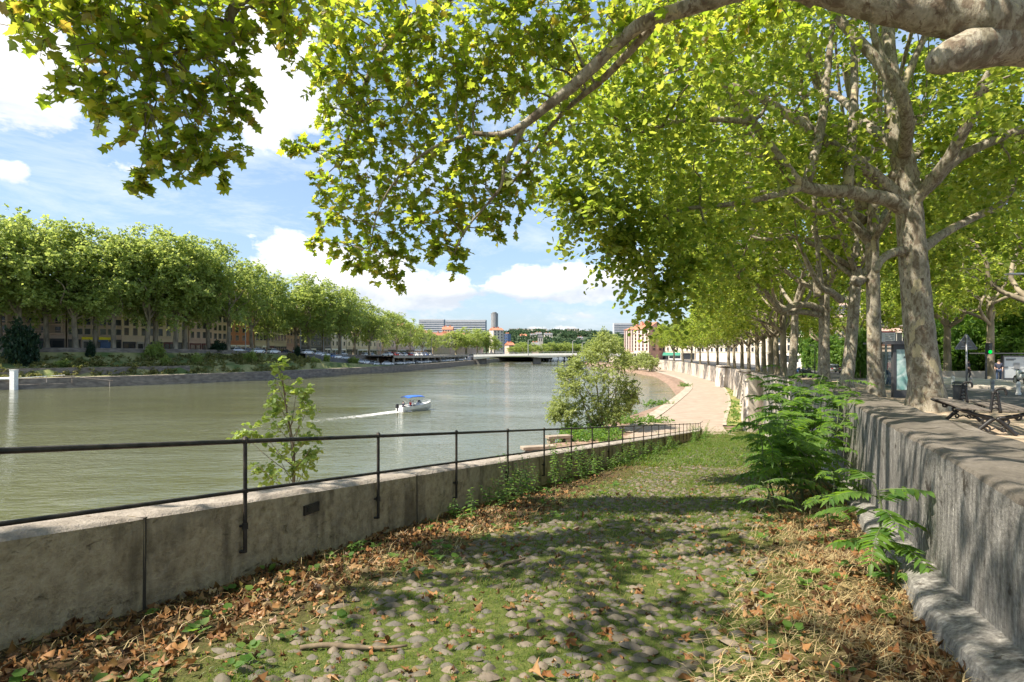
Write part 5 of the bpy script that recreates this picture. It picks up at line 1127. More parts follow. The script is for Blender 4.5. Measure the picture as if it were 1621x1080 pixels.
d = t.n('ShaderNodeBsdfDiffuse'); d.inputs[0].default_value = (.8,.8,.78,1); tr = t.n('ShaderNodeBsdfTransparent'); mx = t.n('ShaderNodeMixShader'); t.l(fc, mx.inputs[0]); t.l(tr.outputs[0], mx.inputs[1]); t.l(d.outputs[0], mx.inputs[2]); t.l(mx.outputs[0], t.out.inputs[0]); M['foam'] = t.m
wk = [G(650,651,0),G(632,652,0),G(600,656,0),G(560,661,0),G(520,665,0),G(470,671,0),G(400,678,0),G(300,686,0)]
P, ww = smooth_path(wk, [1.3,1.8,1.9,2.2,2.8,3.4,4.2,5.2], 6); tn = nrm(np.gradient(P,axis=0)); sd = np.stack([-tn[:,1],tn[:,0],0*tn[:,0]],1)
rows, fd = [], []
for k,(p,s,w_) in enumerate(zip(P,sd,ww)):
    q = k/(len(P)-1); rows.append([p+s*w_*f+[0,0,.04+.10*(1-abs(f))*(1-q)] for f in (-1,-.6,-.2,.2,.6,1)]); fd += [(.66*(1-q)**2.2+.36)*c for c in (.45,.85,1,1,.85,.45)]
mb = MB(); mb.loft(rows); o = tag(mb.build('boat_wake', M['foam'], smooth=True), kind='stuff'); ca = o.data.color_attributes.new('fade','FLOAT_COLOR','POINT'); ca.data.foreach_set('color', np.repeat(np.array(fd)[:,None],4,1).astype(np.float32).ravel())

# stone benches on the quay
M['block'] = noisy('quay_block', (.24,.19,.145), (.36,.30,.235), 1.5, .9, bump=.4)
for u,v,rz,lab in [(885,700,.35,'pale stone block bench on the quay seen through the railing'),(852,713,.30,'low flat stone block at the quay edge left of the bench')]:
    p = G(u,v,ZQ); e = empty('stone_bench', p, rz, lab, 'bench'); hh_ = .62 if u==885 else .38
    mb = MB(); mb.box((0,0,hh_-.13),(2.4 if u==885 else 2.9,.85,.26)); mb.build('seat', M['block'], e, bevel=.03)
    mb = MB(); mb.box((-.8,0,(hh_-.26)/2-.05),(.5,.7,hh_-.16)); mb.build('support', M['block'], e); mb = MB(); mb.box((.8,0,(hh_-.26)/2-.05),(.5,.7,hh_-.16)); mb.build('support', M['block'], e)
p = G(1165,617,ZQ); e = empty('park_bench', p, .9, 'small dark bench on the verge at the foot of the quay wall', 'bench'); mb = MB(); mb.box((0,0,.45),(1.8,.45,.07)); mb.build('seat', M['shop_dark'], e); mb = MB(); mb.box((0,.25,.75),(1.8,.06,.4)); mb.build('backrest', M['shop_dark'], e)
for x in (-.8,.8): mb = MB(); mb.box((x,0,.21),(.07,.4,.46)); mb.build('leg', M['iron'], e)

# ================================================================== the street beyond the wall
# cast iron bench, two sided
A = G(1575,686,0); 
def on_street(u, v):                                               # pixel -> point on the sloping street
    Y = 5.0
    for _ in range(60): Y = F*(EZ-sz(Y))/(v-VH)
    return np.array([(u-CX)/F*Y, Y, sz(Y)])
A = on_street(1577,688); Bq = on_street(1524,669); axis = nrm(Bq-A); rz = math.atan2(axis[1],axis[0])
bn = empty('street_bench', A, rz, 'ornate black cast iron bench with grey slats behind the street wall', 'bench')
M['cast'] = plain('cast_iron', (.025,.024,.025), .45, .3); M['slat'] = noisy('grey_slats', (.085,.072,.062), (.16,.138,.12), 6, .85, stretch=(.3,2,2), bump=.3)
Lb = float(np.linalg.norm(Bq-A))
def scroll(cx, cz, r, a0, turns, sgn=1, n=26): return [(0, cx+sgn*r*(1-k/n*.78)*math.cos(a0+turns*6.283*k/n), cz+r*(1-k/n*.78)*math.sin(a0+turns*6.283*k/n)) for k in range(n+1)]
for x in (.05, Lb-.05):
    mb = MB()
    for s in (-1,1):
        P = [(x,s*.02,.30),(x,s*.16,.16),(x,s*.26,.05),(x,s*.31,.0)]; mb.tube(P,[.045,.04,.036,.045],7,sm=4)
        P = [(x,s*.05,.30),(x,s*.24,.34),(x,s*.44,.40),(x,s*.55,.44),(x,s*.60,.46)]; mb.tube(P,[.042,.038,.034,.03,.02],7,sm=4)
        mb.tube([(x+a,s*b,c) for a,b,c in scroll(.15,.25,.085,1.6,1.25)],.024,6); mb.tube([(x+a,s*b,c) for a,b,c in scroll(.34,.335,.055,3.1,1.15)],.019,6); mb.tube([(x+a,s*b,c) for a,b,c in scroll(.12,.085,.06,0.3,1.1)],.019,6)
        mb.tube([(x,s*.075,.40),(x,s*.06,.55),(x,s*.04,.70),(x,s*.03,.80)],[.03,.026,.024,.022],6,sm=3)
    for z in (.47,.55,.62,.70,.76): mb.tube([(x,-.06,z),(x,0,z+.03),(x,.06,z)],.02,5)
    mb.tube([(x,.0,.78),(x,.0,.83),(x,-.06,.86),(x,-.14,.85),(x,-.16,.78),(x,-.145,.74)],[.03,.028,.026,.024,.022,.018],7,sm=3)
    mb.tube([(x,-.06,.08),(x,0,.12),(x,.06,.08)],.015,5)
    mb.build('end_frame', M['cast'], bn, smooth=True)
for s in (-1,1):
    mb = MB()
    for k in range(4): mb.box((Lb/2, s*(.14+.115*k), .445+.008*k), (Lb+.12,.095,.032))
    mb.build('seat', M['slat'], bn, bevel=.006)
# litter bin, sign, lights, bollards
p = on_street(1517,640); e = empty('litter_bin', p, 0, 'tall dark grey litter bin behind the cast iron bench', 'bin'); M['bin'] = plain('bin_grey', (.06,.06,.065), .45)
mb = MB(); mb.lathe([(.13,0),(.14,.02),(.155,.58),(.165,.60),(.165,.64),(.14,.645)],seg=16); mb.build('body', M['bin'], e, smooth=False); mb = MB(); mb.lathe([(.17,.70),(.175,.73),(.10,.78),(.0,.79)],(.0,0,-.02),16); mb.tube([(.13,0,.6),(.13,0,.7)],.012,5); mb.tube([(-.13,0,.6),(-.13,0,.7)],.012,5); mb.build('lid', M['bin'], e)
p = on_street(1530,617); Yp = p[1]; e = empty('road_sign', p, -.25, 'grey triangular road sign seen from behind on a tall post', 'road sign'); hp = (VH-529)/F*Yp+EZ-p[2]
M['zinc'] = plain('zinc', (.30,.30,.31), .5, .6); M['zinc_d'] = plain('sign_back', (.17,.165,.16), .6, .3)
mb = MB(); mb.tube([(0,0,-.1),(0,0,hp-.05)],.045,10); mb.build('post', M['zinc'], e, smooth=True)
s_ = .50; zt = hp; zb_ = hp-.80
mb = MB(); mb.slab([(-s_,zb_),(s_,zb_),(s_+.02,zb_+.05),(.04,zt),(-.04,zt),(-s_-.02,zb_+.05)], .05,.065); mb.build('plate', M['zinc_d'], e)
mb = MB()
for q0,q1 in (((-s_,zb_),(s_,zb_)),((s_,zb_+.02),(.02,zt)),((-s_,zb_+.02),(-.02,zt))): mb.tube([(q0[0],.04,q0[1]),(q1[0],.04,q1[1])],.018,5)
for z in (zb_+.14,zb_+.42): mb.box((0,.03,z),(.55*(1-(z-zb_)/.9),.05,.05))
mb.build('rim', M['zinc'], e)
p = on_street(1561,606); e = empty('traffic_light', p, 0, 'black traffic light showing green beside a pale trunk', 'traffic light'); Yp = p[1]; zz = lambda v: (VH-v)/F*Yp+EZ-p[2]
mb = MB(); mb.tube([(0,0,-.1),(0,0,zz(546))],.07,10); mb.build('post', M['bin'], e)
hx = (1563.5-1561)/F*Yp
mb = MB(); mb.box((hx,-.1,(zz(543)+zz(561))/2),(.34,.24,zz(543)-zz(561))); mb.build('head', M['black'], e, bevel=.03)
t = NT('green_lamp'); em = t.n('ShaderNodeEmission'); em.inputs[0].default_value = (.0,.75,.07,1); em.inputs[1].default_value = .9; t.l(em.outputs[0], t.out.inputs[0]); M['green_lamp'] = t.m
for v_, mt, nm in ((557.2,M['green_lamp'],'green_lamp'),(552,M['glass'],'amber_lamp'),(546.8,M['glass'],'red_lamp')):
    mb = MB(); mb.slab([(hx+.125*math.cos(k*.5236),zz(v_)+.125*math.sin(k*.5236)) for k in range(12)],-.25,-.215); mb.build(nm, mt, e); mb = MB(); mb.box((hx,-.28,zz(v_)+.14),(.26,.14,.02)); mb.build('visor', M['black'], e)
M['boll_w'] = plain('bollard_white', (.66,.65,.62), .6); M['boll_g'] = plain('bollard_grey', (.26,.26,.26), .6)
for u,v,h,mt,lab in [(1508.5,611,16,'boll_w','white bollard with a rounded head, left of the grey bollards'),(1536.5,612,15,'boll_g','grey bollard just right of the road sign post'),(1571,618,18,'boll_g','grey bollard in front of the green traffic light'),(1612,623,19,'boll_w','thick white bollard at the right edge by the advert panel')]:
    p = on_street(u,v); s = h/F*p[1]; e = empty('bollard', p, 0, lab, 'bollard', 'street bollards')
    mb = MB(); mb.lathe([(.19,-.1),(.19,.04),(.14,.08),(.135,.58),(.16,.62),(.16,.68)],seg=14); o = mb.build('post', M[mt], e, smooth=False); mb = MB(); mb.lathe([(.12,.68),(.15,.74),(.16,.82),(.12,.93),(.05,.99),(0,1.0)],seg=14); mb.build('head', M[mt], e, smooth=True); e.scale = (s,s,s)
# bus shelter and advert panels
t = NT('poster_teal'); v = t.coord((1,1,1)); n = t.noise(v, 1.6, 4, .5, 1.5); c = t.ramp(n, [(.35,(.16,.33,.32)),(.5,(.36,.50,.49)),(.62,(.60,.70,.70)),(.7,(.22,.40,.38))]); t.pbsdf(c, .15); M['teal'] = t.m
M['poster_w'] = noisy('poster_white', (.52,.54,.54), (.66,.68,.67), .8, .15, bump=0); M['print'] = plain('print_grey', (.10,.11,.12), .5); M['print_l'] = plain('print_pale', (.75,.76,.76), .4); M['sticker'] = plain('sticker_red', (.30,.01,.02), .5)
p = on_street(1413,630); Yp = p[1]; sc = Yp/F
sh = empty('bus_shelter', p, -.10, 'grey framed bus shelter with a teal advert half hidden by the largest trunk', 'bus shelter')
Wp, Hp = 1.30, 85*sc
mb = MB(); mb.box((Wp/2,0,.12),(Wp,.16,.36)); mb.box((Wp/2,0,Hp-.11),(Wp,.16,.2)); mb.box((.045,0,Hp/2),(.12,.17,Hp)); mb.box((Wp-.045,0,Hp/2),(.12,.17,Hp)); mb.build('frame', M['bin'], sh, bevel=.01)
mb = MB(); mb.box((Wp/2,-.02,Hp/2+.1),(Wp-.2,.09,Hp-.46)); po = mb.build('poster', M['teal'], sh)
mb = MB(); yy = -.07
for x,z,w_,h_ in [(.40,1.62,.05,.06),(.46,1.62,.05,.07),(.52,1.62,.06,.06),(.62,1.62,.05,.08),(.68,1.62,.07,.06),(.78,1.62,.06,.06),(.86,1.62,.05,.07),(.94,1.62,.06,.06),(.72,1.22,.035,.10),(.72,1.05,.04,.06),(.72,.92,.03,.05)]: mb.box((x,yy,z),(w_,.012,h_))
mb.build('printed_words', M['print'], po); mb = MB(); mb.box((.74,yy,.62),(.24,.012,.12)); mb.build('red_sticker', M['sticker'], po, bevel=.0)
mb = MB(); mb.box((.6,.7,Hp+.04),(1.9,1.7,.07)); mb.box((.6,-.17,Hp+.06),(1.9,.06,.14)); mb.build('roof', M['bin'], sh)
M['clear'] = NT('shelter_glass').m; t = NT('shelter_pane'); g_ = t.n('ShaderNodeBsdfGlossy'); g_.inputs['Roughness'].default_value = .03; tr = t.n('ShaderNodeBsdfTransparent'); tr.inputs[0].default_value = (.82,.9,.87,1); mx = t.n('ShaderNodeMixShader'); mx.inputs[0].default_value = .10; t.l(tr.outputs[0], mx.inputs[1]); t.l(g_.outputs[0], mx.inputs[2]); t.l(mx.outputs[0], t.out.inputs[0]); M['clear'] = t.m
mb = MB(); mb.box((.6,1.45,1.15),(1.2,.02,1.9)); mb.build('glass_pane', M['clear'], sh)
for x in (-.05,1.25): mb = MB(); mb.box((x,1.45,Hp/2),(.08,.08,Hp)); mb.build('post', M['bin'], sh)
p = on_street(1586,603); Yp = p[1]; sc = Yp/F; e = empty('advert_panel', p, .12, 'advert panel with a white printed poster near the right edge', 'advert panel'); Wp, Hp = 41*sc, 40*sc
mb = MB(); mb.box((Wp/2,0,.12),(Wp,.2,.24)); mb.box((Wp/2,0,Hp-.05),(Wp,.2,.10)); mb.box((.05,0,Hp/2),(.12,.21,Hp)); mb.box((Wp-.05,0,Hp/2),(.12,.21,Hp)); mb.build('frame', M['bin'], e)
mb = MB(); mb.box((Wp/2,-.03,Hp/2+.07),(Wp-.2,.08,Hp-.34)); po = mb.build('poster', M['poster_w'], e)
mb = MB()
for x,z,w_,h_ in [(.5,.86,.42,.035),(.46,.82,.34,.03),(.30,.55,.16,.03),(.28,.51,.12,.02)]: mb.box((Wp*(x-.15),-.085,Hp*z),(Wp*w_,.02,Hp*h_))
mb.build('printed_words', M['print'], po)
mb = MB()
for k in range(6): mb.box((Wp*.60,-.085,Hp*(.70-.045*k)),(Wp*.26,.02,Hp*.034))
mb.build('printed_table', M['shutter'], po)
mb = MB(); mb.box((Wp/2-.5,.5,Hp+.18),(Wp+2.4,1.6,.08)); mb.build('roof', M['bin'], e)
# large sign board over the street, lamps
Yp = 40; p = np.array([(1404-CX)/F*Yp,Yp,sz(Yp)]); e = empty('direction_board', p, 0, 'white street board with a red top edge seen between two trunks', 'sign board'); zz = lambda v: (VH-v)/F*Yp+EZ-p[2]; hw = 12.5/F*Yp
mb = MB(); mb.box((0,0,(zz(525.5)+zz(541))/2),(2*hw,.1,zz(525.5)-zz(541))); mb.build('panel', M['poster_w'], e); mb = MB(); mb.box((0,-.02,zz(525.5)),(2*hw,.12,.09)); mb.build('red_edge', M['sticker'], e)
mb = MB()
for k in range(3): mb.box((.15,-.06,zz(530+3.4*k)),(hw*1.1,.02,.06))
mb.build('printed_words', M['shutter'], e); mb = MB(); mb.tube([(0,.1,0),(0,.1,zz(530))],.07,8); mb.build('post', M['zinc'], e)
for u,vh_,vb,arm,lab in [(1428.5,450,588,-.0,'dark street lamp pole between the shelter and the largest trunk'),(1290,548,592,0,'thin dark lamp pole by the motorbikes'),(1498,566,590,0,'short thin post under the dark trees')]:
    p = on_street(u,vb); h = (VH-vh_)/F*p[1]+EZ-p[2]; e = empty('lamp_post', p, 0, lab, 'lamp post'); mb = MB(); mb.tube([(0,0,-.1),(0,0,h)],[.09,.05],8); mb.build('pole', M['bin'], e); mb = MB(); mb.tube([(0,0,h-.05),(-.3,-.1,h+.12),(-.9,-.2,h+.15)],[.04,.05,.09],6); mb.build('lamp_head', M['zinc'], e)
Yp = 20.0; p = np.array([(1660-CX)/F*Yp,Yp,sz(Yp)]); e = empty('lamp_post', p, 0, 'flat white lamp head reaching in from the right edge', 'lamp post'); zz = lambda v: (VH-v)/F*Yp+EZ-p[2]
mb = MB(); mb.tube([(0,0,-.1),(0,0,zz(438))],[.09,.06],8); mb.tube([(0,0,zz(440)),((1612-1660)/F*Yp,0,zz(433))],.035,6); mb.build('pole', M['zinc'], e); mb = MB(); mb.box(((1606-1660)/F*Yp,0,zz(434)),(.55,.24,.06)); mb.build('lamp_head', M['boll_w'], e, bevel=.02)
# hedges and garden behind the street
r_ = np.random.default_rng(101)
q = ball_pts(26, r_, .2)*[1,1,.55]+[0,0,.55]; hdg, _ = crown_mesh('crown', list(q), [.34]*26, 40, 9, .12, DIA, M['leaf_herb'], .25, .2, r_)
for k,(u,Y,w_,h_,lab) in enumerate([(1500,66,7,5,'broad dark hedge under the trees left of the road sign'),(1545,70,8,6,'bushy hedge behind the road sign post'),(1600,78,9,7,'tall hedge behind the right hand advert panel'),(1466,78,4,6,'hedge hidden behind the largest trunk'),(1362,62,2.5,4,'dark bush between the shelter tree and the straight trunk'),(1640,60,8,6,'hedge cut by the right edge'),(1320,120,8,6,'round bush past the leaning trunk'),(1290,135,7,8,'dark tall bush far along the street')]):
    plant_tree('hedge_bush', ((u-CX)/F*Y,Y,sz(Y)), tmS, hdg, lab, 'hedge', rz=k*1.1, scale=(w_*.5,w_*.5,h_))
lowwall = MB(); a_, b_ = G(1470,583,sz(60)-.0), G(1660,583,sz(60)); 
Yw = 56; lowwall.box(((1560-CX)/F*Yw,Yw,sz(Yw)+.35),(16,.3,.75)); tag(lowwall.build('garden_wall', M['pave']), 'low pale garden wall below the dark hedges across the street', 'wall')
# facades across the street
building('street_house', ((1383-CX)/F*104,104), ((1480-CX)/F*98,98), sz(100), 24, 14, 6, 8, 'rose', 'sunlit pink facade across the street behind the bus shelter', gf=4.4, win=(1.3,2.0), shop=['shop_dark','frame','shop_dark'])
building('street_house', ((1480.5-CX)/F*98,98), ((1700-CX)/F*90,90), sz(95), 22, 14, 6, 14, 'beige', 'beige facade hidden behind the dark trees across the street', gf=4.4, win=(1.3,2.0))
building('street_house', ((1296-CX)/F*150,150), ((1382-CX)/F*140,140), sz(140), 23, 14, 6, 9, 'rose', 'pale pink facade glimpsed between the scaly trunks', gf=4.4, win=(1.3,2.0), shop=['shop_red','shop_dark','frame'])
building('street_house', ((1215-CX)/F*215,215), ((1295-CX)/F*200,200), sz(200), 22, 14, 6, 10, 'cream', 'cream facade glimpsed past the motorbikes', gf=4.4, win=(1.3,2.0), shop=['shop_dark','white','frame'])
building('street_house', ((1102-CX)/F*290,290), ((1214-CX)/F*250,250), sz(260), 15, 14, 4, 14, 'cream', 'white house with dark roof beyond the far quay trees', gf=4.0, win=(1.3,1.9), roof='roof_grey')
# parked cars and motorbikes
for u,vb,c,lab,ang in [(1237,589,WHT,'white van like car parked beyond the pale trunk',1.1),(1226,586,SIL,'silver car parked left of the pale trunk',1.1),(1318,590,GRY,'grey car across the street between the leaning and scaly trunks',1.3),(1360,592,RED,'dark red car across the street behind the shelter tree',.2)]:
    p = on_street(u,vb); car(p, ang, c, lab, 'cars parked on the near street', 1.0, 1.25 if c is WHT else 1)
def motorbike(loc, rz, col, label):
    e = empty('motorbike', loc, rz, label, 'motorbike', 'motorbikes parked by the pale trunk'); a = [(math.cos(k*.449)*.31, math.sin(k*.449)*.31) for k in range(14)]
    for x in (-.68,.72):
        wv = MB(); wv.slab([(x+p_,q_+.31) for p_,q_ in a],-.06,.06); w_ = wv.build('wheel', M['tyre'], e); wv = MB(); wv.slab([(x+p_*.6,q_*.6+.31) for p_,q_ in a],-.065,.065); wv.build('rim', M['rim'], w_)
    mb = MB(); mb.loft([[(x,-w_,z0),(x,-w_*.8,z1),(x,w_*.8,z1),(x,w_,z0),(x,-w_,z0)] for x,w_,z0,z1 in [(-.9,.06,.72,.80),(-.5,.16,.48,.78),(0,.17,.35,.72),(.3,.17,.45,.95),(.55,.10,.6,.98)]]); o = mb.build('body', M['paint'], e, smooth=True); o.color = (*col,1)
    mb = MB(); mb.loft([[(x,-w_,z),(x,0,z+.07),(x,w_,z),(x,-w_,z)] for x,w_,z in [(-.85,.10,.82),(-.4,.15,.80),(.05,.12,.76)]]); mb.build('seat', M['black'], e)
    mb = MB(); mb.tube([(.72,0,.31),(.45,0,1.0)],.035,6); mb.tube([(.40,-.36,1.06),(.48,-.1,1.02),(.48,.1,1.02),(.40,.36,1.06)],.02,6); mb.build('handlebar', M['bin'], e)
for u,vb,c,lab,rz in [(1262,594,BLU,'blue motorbike leaning nearest the pale trunk',.5),(1270,596,GRY,'grey motorbike in the middle of the parked three',.7),(1278,598,BLK,'black motorbike nearest the leaning trunk',.6)]: motorbike(on_street(u,vb), rz, c, lab)
motorbike(on_street(1617,610), 1.2, SIL, 'silver motorbike cut by the right edge before the advert panel')
# people on the street
for u,vb,cl,lab,rz in [(1533,600,[('shirt',TOP,shirt_d,.02),('trousers',LEGS,dark,.02)],'person in dark clothes walking behind the road sign post',1.2),(1581,604,[('shirt',TOP,shirt_d,.02),('trousers',LEGS,jeans,.02)],'person in navy beside the trunk left of the advert panel',-.6),(1219,585,[('shirt',TOP,shirt_p,.02),('trousers',LEGS,jeans,.02)],'person in a pink top walking along the quay wall far off',.4),(1408,612,[('shirt',TOP,shirt_p,.02),('trousers',LEGS,jeans,.02)],'person waiting at the bus shelter in pink and blue',.9)]:
    person(on_street(u,vb), rz, STAND, RAD, EDG, lab, cl)
# ================================================================== ground cover of the ramp
r_ = np.random.default_rng(111)
def patch(x, y, a=1.3): return .5+.5*(np.sin(x*a*2.1+1.3*np.sin(y*a*1.1))*np.cos(y*a*1.7+np.sin(x*a)))
lxv = lambda Y: -5.28+.4303*Y
wfv = np.vectorize(wf); gzv = np.vectorize(gz)
def zramp(x, Y):
    dd = wfv(Y)-x
    return gzv(Y)+.035*np.sin(x*2.1+Y*.9)*np.sin(x*.8-Y*1.7)+.012*np.sin(9*x+3*Y)+np.where(dd<.9,.10*np.maximum(0,1-dd/.9),0)
def sample(n, Y0, Y1, dens_pow=1.6):
    Y = Y0+(Y1-Y0)*r_.random(n)**dens_pow; x = lxv(Y)+(wfv(Y)-lxv(Y))*r_.random(n); return x, Y
# cobbles: rows of rounded river stones
xs, ys = [], []
Y = 2.6
while Y < 34:
    st = .128+.004*Y; a, b = lx(Y)+1.5, wf(Y)-1.5; n = int((b-a)/st)
    x = a+(b-a)*(np.arange(n)+.5+.55*(r_.random(n)-.5)+.5*(int(Y*10)%2))/n; y = Y+.07*(r_.random(n)-.5); k = patch(x*.8,y*.6)*.5+r_.random(n)*.7
    edge = np.minimum(x-a, b-x); keep = (k > .31+.35*np.exp(-edge/.4)+.010*Y); xs.append(x[keep]); ys.append(y[keep]); Y += .088+.004*Y
xs, ys = np.concatenate(xs), np.concatenate(ys); n = len(xs)
tv = [(0,0,1)]; ns = 9
for ph_, rr in ((.55,.62),(.05,1.0)):
    for k in range(ns): a = 2*math.pi*k/ns; tv.append((rr*math.cos(a)*(1+.08*math.sin(3*a)), rr*math.sin(a)*(1+.1*math.cos(2*a+1)), ph_))
tf = [(0,1+k,1+(k+1)%ns,0) for k in range(ns)]
tf4 = [(1+k,1+ns+k,1+ns+(k+1)%ns,1+(k+1)%ns) for k in range(ns)]
O = np.stack([xs, ys, zramp(xs,ys)-.010+.006*r_.random(n)],1); ang = .35*r_.normal(size=n)-.1
up = nrm(np.stack([.15*r_.normal(size=n), .15*r_.normal(size=n)+.12, np.ones(n)],1)); yd = np.stack([-np.sin(ang),np.cos(ang),-.12*np.ones(n)],1); X, Yv, Z = frame(yd, up)
S = np.stack([.042+.055*r_.random(n)**1.5, .026+.018*r_.random(n), .023+.024*r_.random(n)],1)*(1+.012*ys)[:,None]
V, F4 = scatter(tv, tf4, O, X, Yv, Z, S); nv = len(tv)
F3 = (np.array([(0,1+k,1+(k+1)%ns) for k in range(ns)])[None]+(np.arange(n)*nv)[:,None,None]).reshape(-1,3)
F3 = np.concatenate([F3, F3[:,:1]],1)
t = NT('cobble_stone'); g_ = t.n('ShaderNodeNewGeometry'); c = t.ramp(g_.outputs['Random Per Island'], [(0,(.095,.08,.057)),(.3,(.16,.136,.10)),(.5,(.12,.108,.09)),(.7,(.21,.165,.12)),(1,(.085,.082,.072))])
n1 = t.noise(t.coord(), 30, 4); c = t.mix(.6, c, t.ramp(n1, [(.3,(.45,.45,.45)),(.7,(1,1,1))]), 'MULTIPLY'); t.pbsdf(c, .7, n1, .3, .01, spec=.3); M['cobble'] = t.m
me = bpy.data.meshes.new('cobblestones'); me.from_pydata(V.tolist(), [], F4.tolist()+[tuple(f[:3]) for f in F3.tolist()]); me.materials.append(M['cobble']); me.polygons.foreach_set('use_smooth',[True]*len(me.polygons))
tag(link('cobblestones', me), kind='stuff')
# grass
def blades(x, Y, h, w_, lean):
    n = len(x); B = np.stack([x,Y,zramp(x,Y)-.01],1); a = r_.random(n)*6.283; ld = np.stack([np.cos(a),np.sin(a),0*a],1); l_ = (lean*(.3+r_.random(n)))[:,None]
    tip = nrm(ld*l_+np.array([0,0,1.])); side = np.stack([-np.sin(a+.6),np.cos(a+.6),0*a],1)*w_[:,None]/2
    mid_ = B+tip*(h*.55)[:,None]*.9+np.array([0,0,.0]); end = B+nrm(tip+ld*l_*.8-np.array([0,0,.15]))*h[:,None]
    V = np.stack([B-side,B+side,mid_+side*.8,mid_-side*.8,end],1).reshape(-1,3)
    i0 = (np.arange(n)*5)[:,None]; Fq = np.concatenate([i0+np.array([[0,1,2,3]]), i0+np.array([[3,2,4,4]])]); return V, Fq
def quad_or_tri(name, V, Fq, mat):
    tri = Fq[:,2] == Fq[:,3]; me = bpy.data.meshes.new(name)
    q, t3 = Fq[~tri], Fq[tri][:,:3]; me.vertices.add(len(V)); me.vertices.foreach_set('co', V.astype(np.float32).ravel()); lp = np.concatenate([q.ravel(), t3.ravel()]).astype(np.int32)
    me.loops.add(len(lp)); me.loops.foreach_set('vertex_index', lp); me.polygons.add(len(q)+len(t3)); tot = np.concatenate([np.full(len(q),4),np.full(len(t3),3)]).astype(np.int32)
    me.polygons.foreach_set('loop_total', tot); me.polygons.foreach_set('loop_start', np.concatenate([[0],np.cumsum(tot)[:-1]]).astype(np.int32)); me.update(calc_edges=True); me.validate(); me.materials.append(mat); return me
def dist_l(x,Y): return x-lxv(Y)
def dist_r(x,Y): return wfv(Y)-x
Vs, Fs, off = [], [], 0
for n, Y0, Y1, pw, hh_, ww_ in ((140000,2.4,10,1.25,.040,.0052),(60000,9,22,1.2,.06,.011),(50000,20,58,1.15,.13,.03)):
    x, Y = sample(n,Y0,Y1,pw); dl, dr = dist_l(x,Y), dist_r(x,Y); p = .25+.75*patch(x,Y)
    if Y0 < 20: p *= np.clip((dl-.9)/1.2,.16,1)*np.clip((dr-.8)/.9,.10 if Y0<9 else .4,1)
    k = r_.random(n) < p; x, Y = x[k], Y[k]; m_ = len(x); h = hh_*(.5+r_.random(m_)*1.0)*(1+.6*(patch(x*2.3,Y*2.3)>.8)); V, Fq = blades(x,Y,h,np.full(m_,ww_),np.full(m_,.7)); Vs.append(V); Fs.append(Fq+off); off += len(V)
tag(link('short_grass', quad_or_tri('short_grass', np.concatenate(Vs), np.concatenate(Fs), M['grass'])), kind='stuff')
x, Y = sample(60000,5,58,1.2); k = r_.random(len(x)) < np.clip(.9*patch(x*.6+3,Y*.6)-.15,0,1); x,Y = x[k],Y[k]; V, Fq = blades(x,Y,.06+.05*r_.random(len(x))+.0015*Y,.006+.0005*Y,np.full(len(x),.8))
tag(link('dry_grass', quad_or_tri('dry_grass', V, Fq, M['grass_dry'])), kind='stuff')
# straw on the right, some on the left
x, Y = sample(90000,2.4,14,1.1); dr, dl = dist_r(x,Y), dist_l(x,Y); k = ((dr<1.9)&(r_.random(len(x))<np.clip(1.25-dr/1.9,0,1)*(.25+.75*patch(x*1.5,Y*1.2))))|((dl<1.7)&(r_.random(len(x))<.06)); x,Y = x[k],Y[k]
V, Fq = blades(x,Y,.10+.22*r_.random(len(x)),np.full(len(x),.0065),1.2+2.8*r_.random(len(x))); tag(link('dry_straw', quad_or_tri('dry_straw', V, Fq, M['straw'])), kind='stuff')
# fallen leaves
def litter(n, Y0, Y1, sel, sz0):
    x, Y = sample(n,Y0,Y1,1.25); k = sel(x,Y); x,Y = x[k],Y[k]; n = len(x)
    O = np.stack([x,Y,zramp(x,Y)+.004+.05*r_.random(n)**2],1); a = r_.random(n)*6.283; yd = np.stack([np.cos(a),np.sin(a),.28*r_.normal(size=n)-.05],1); zd = np.stack([.5*r_.normal(size=n),.5*r_.normal(size=n),np.ones(n)],1); zd[r_.random(n)<.4] *= -1
    X,Yv,Z = frame(yd,zd); S = sz0*(.45+.8*r_.random(n)); S3 = np.stack([S*(.55+.5*r_.random(n)),S,S*(.6+1.4*r_.random(n))],1); 
    V, Fc = scatter(CURL_V, LOBED_F, O, X, Yv, Z, S3); m_ = len(CURL_V); V = V.reshape(n,m_,3)
    w_ = np.clip(.35+.9*r_.random((n,m_,1)),0,1.15); w_[:,0] = 1; V = O[:,None]+(V-O[:,None])*w_               # torn, shrunken outlines
    V = V+(Z*S[:,None])[:,None]*(.22*r_.normal(size=(n,m_,1))); V[:,:,2] = np.maximum(V[:,:,2], (O[:,2]-.012)[:,None]); return V.reshape(-1,3), Fc
V1,F1 = litter(34000,2.3,17,lambda x,Y: r_.random(len(x)) < np.clip(1.35-dist_l(x,Y)/1.4,.02,1)*(.35+.65*patch(x*.9+1,Y*.9))*np.clip((14-Y)/5,.08,1),.095)
V3,F3_ = litter(9000,2.3,22,lambda x,Y: r_.random(len(x)) < .5,.045)
V2,F2 = litter(22000,2.3,14,lambda x,Y: r_.random(len(x)) < np.clip(1.30-dist_r(x,Y)/1.55,.015,1)*(.35+.65*patch(x*.9+4,Y*.9)),.095)
tag(link('fallen_leaves', np_mesh('fallen_leaves', np.concatenate([V1,V2,V3]), np.concatenate([F1,F2+len(V1),F3_+len(V1)+len(V2)]), M['litter'])), kind='stuff')
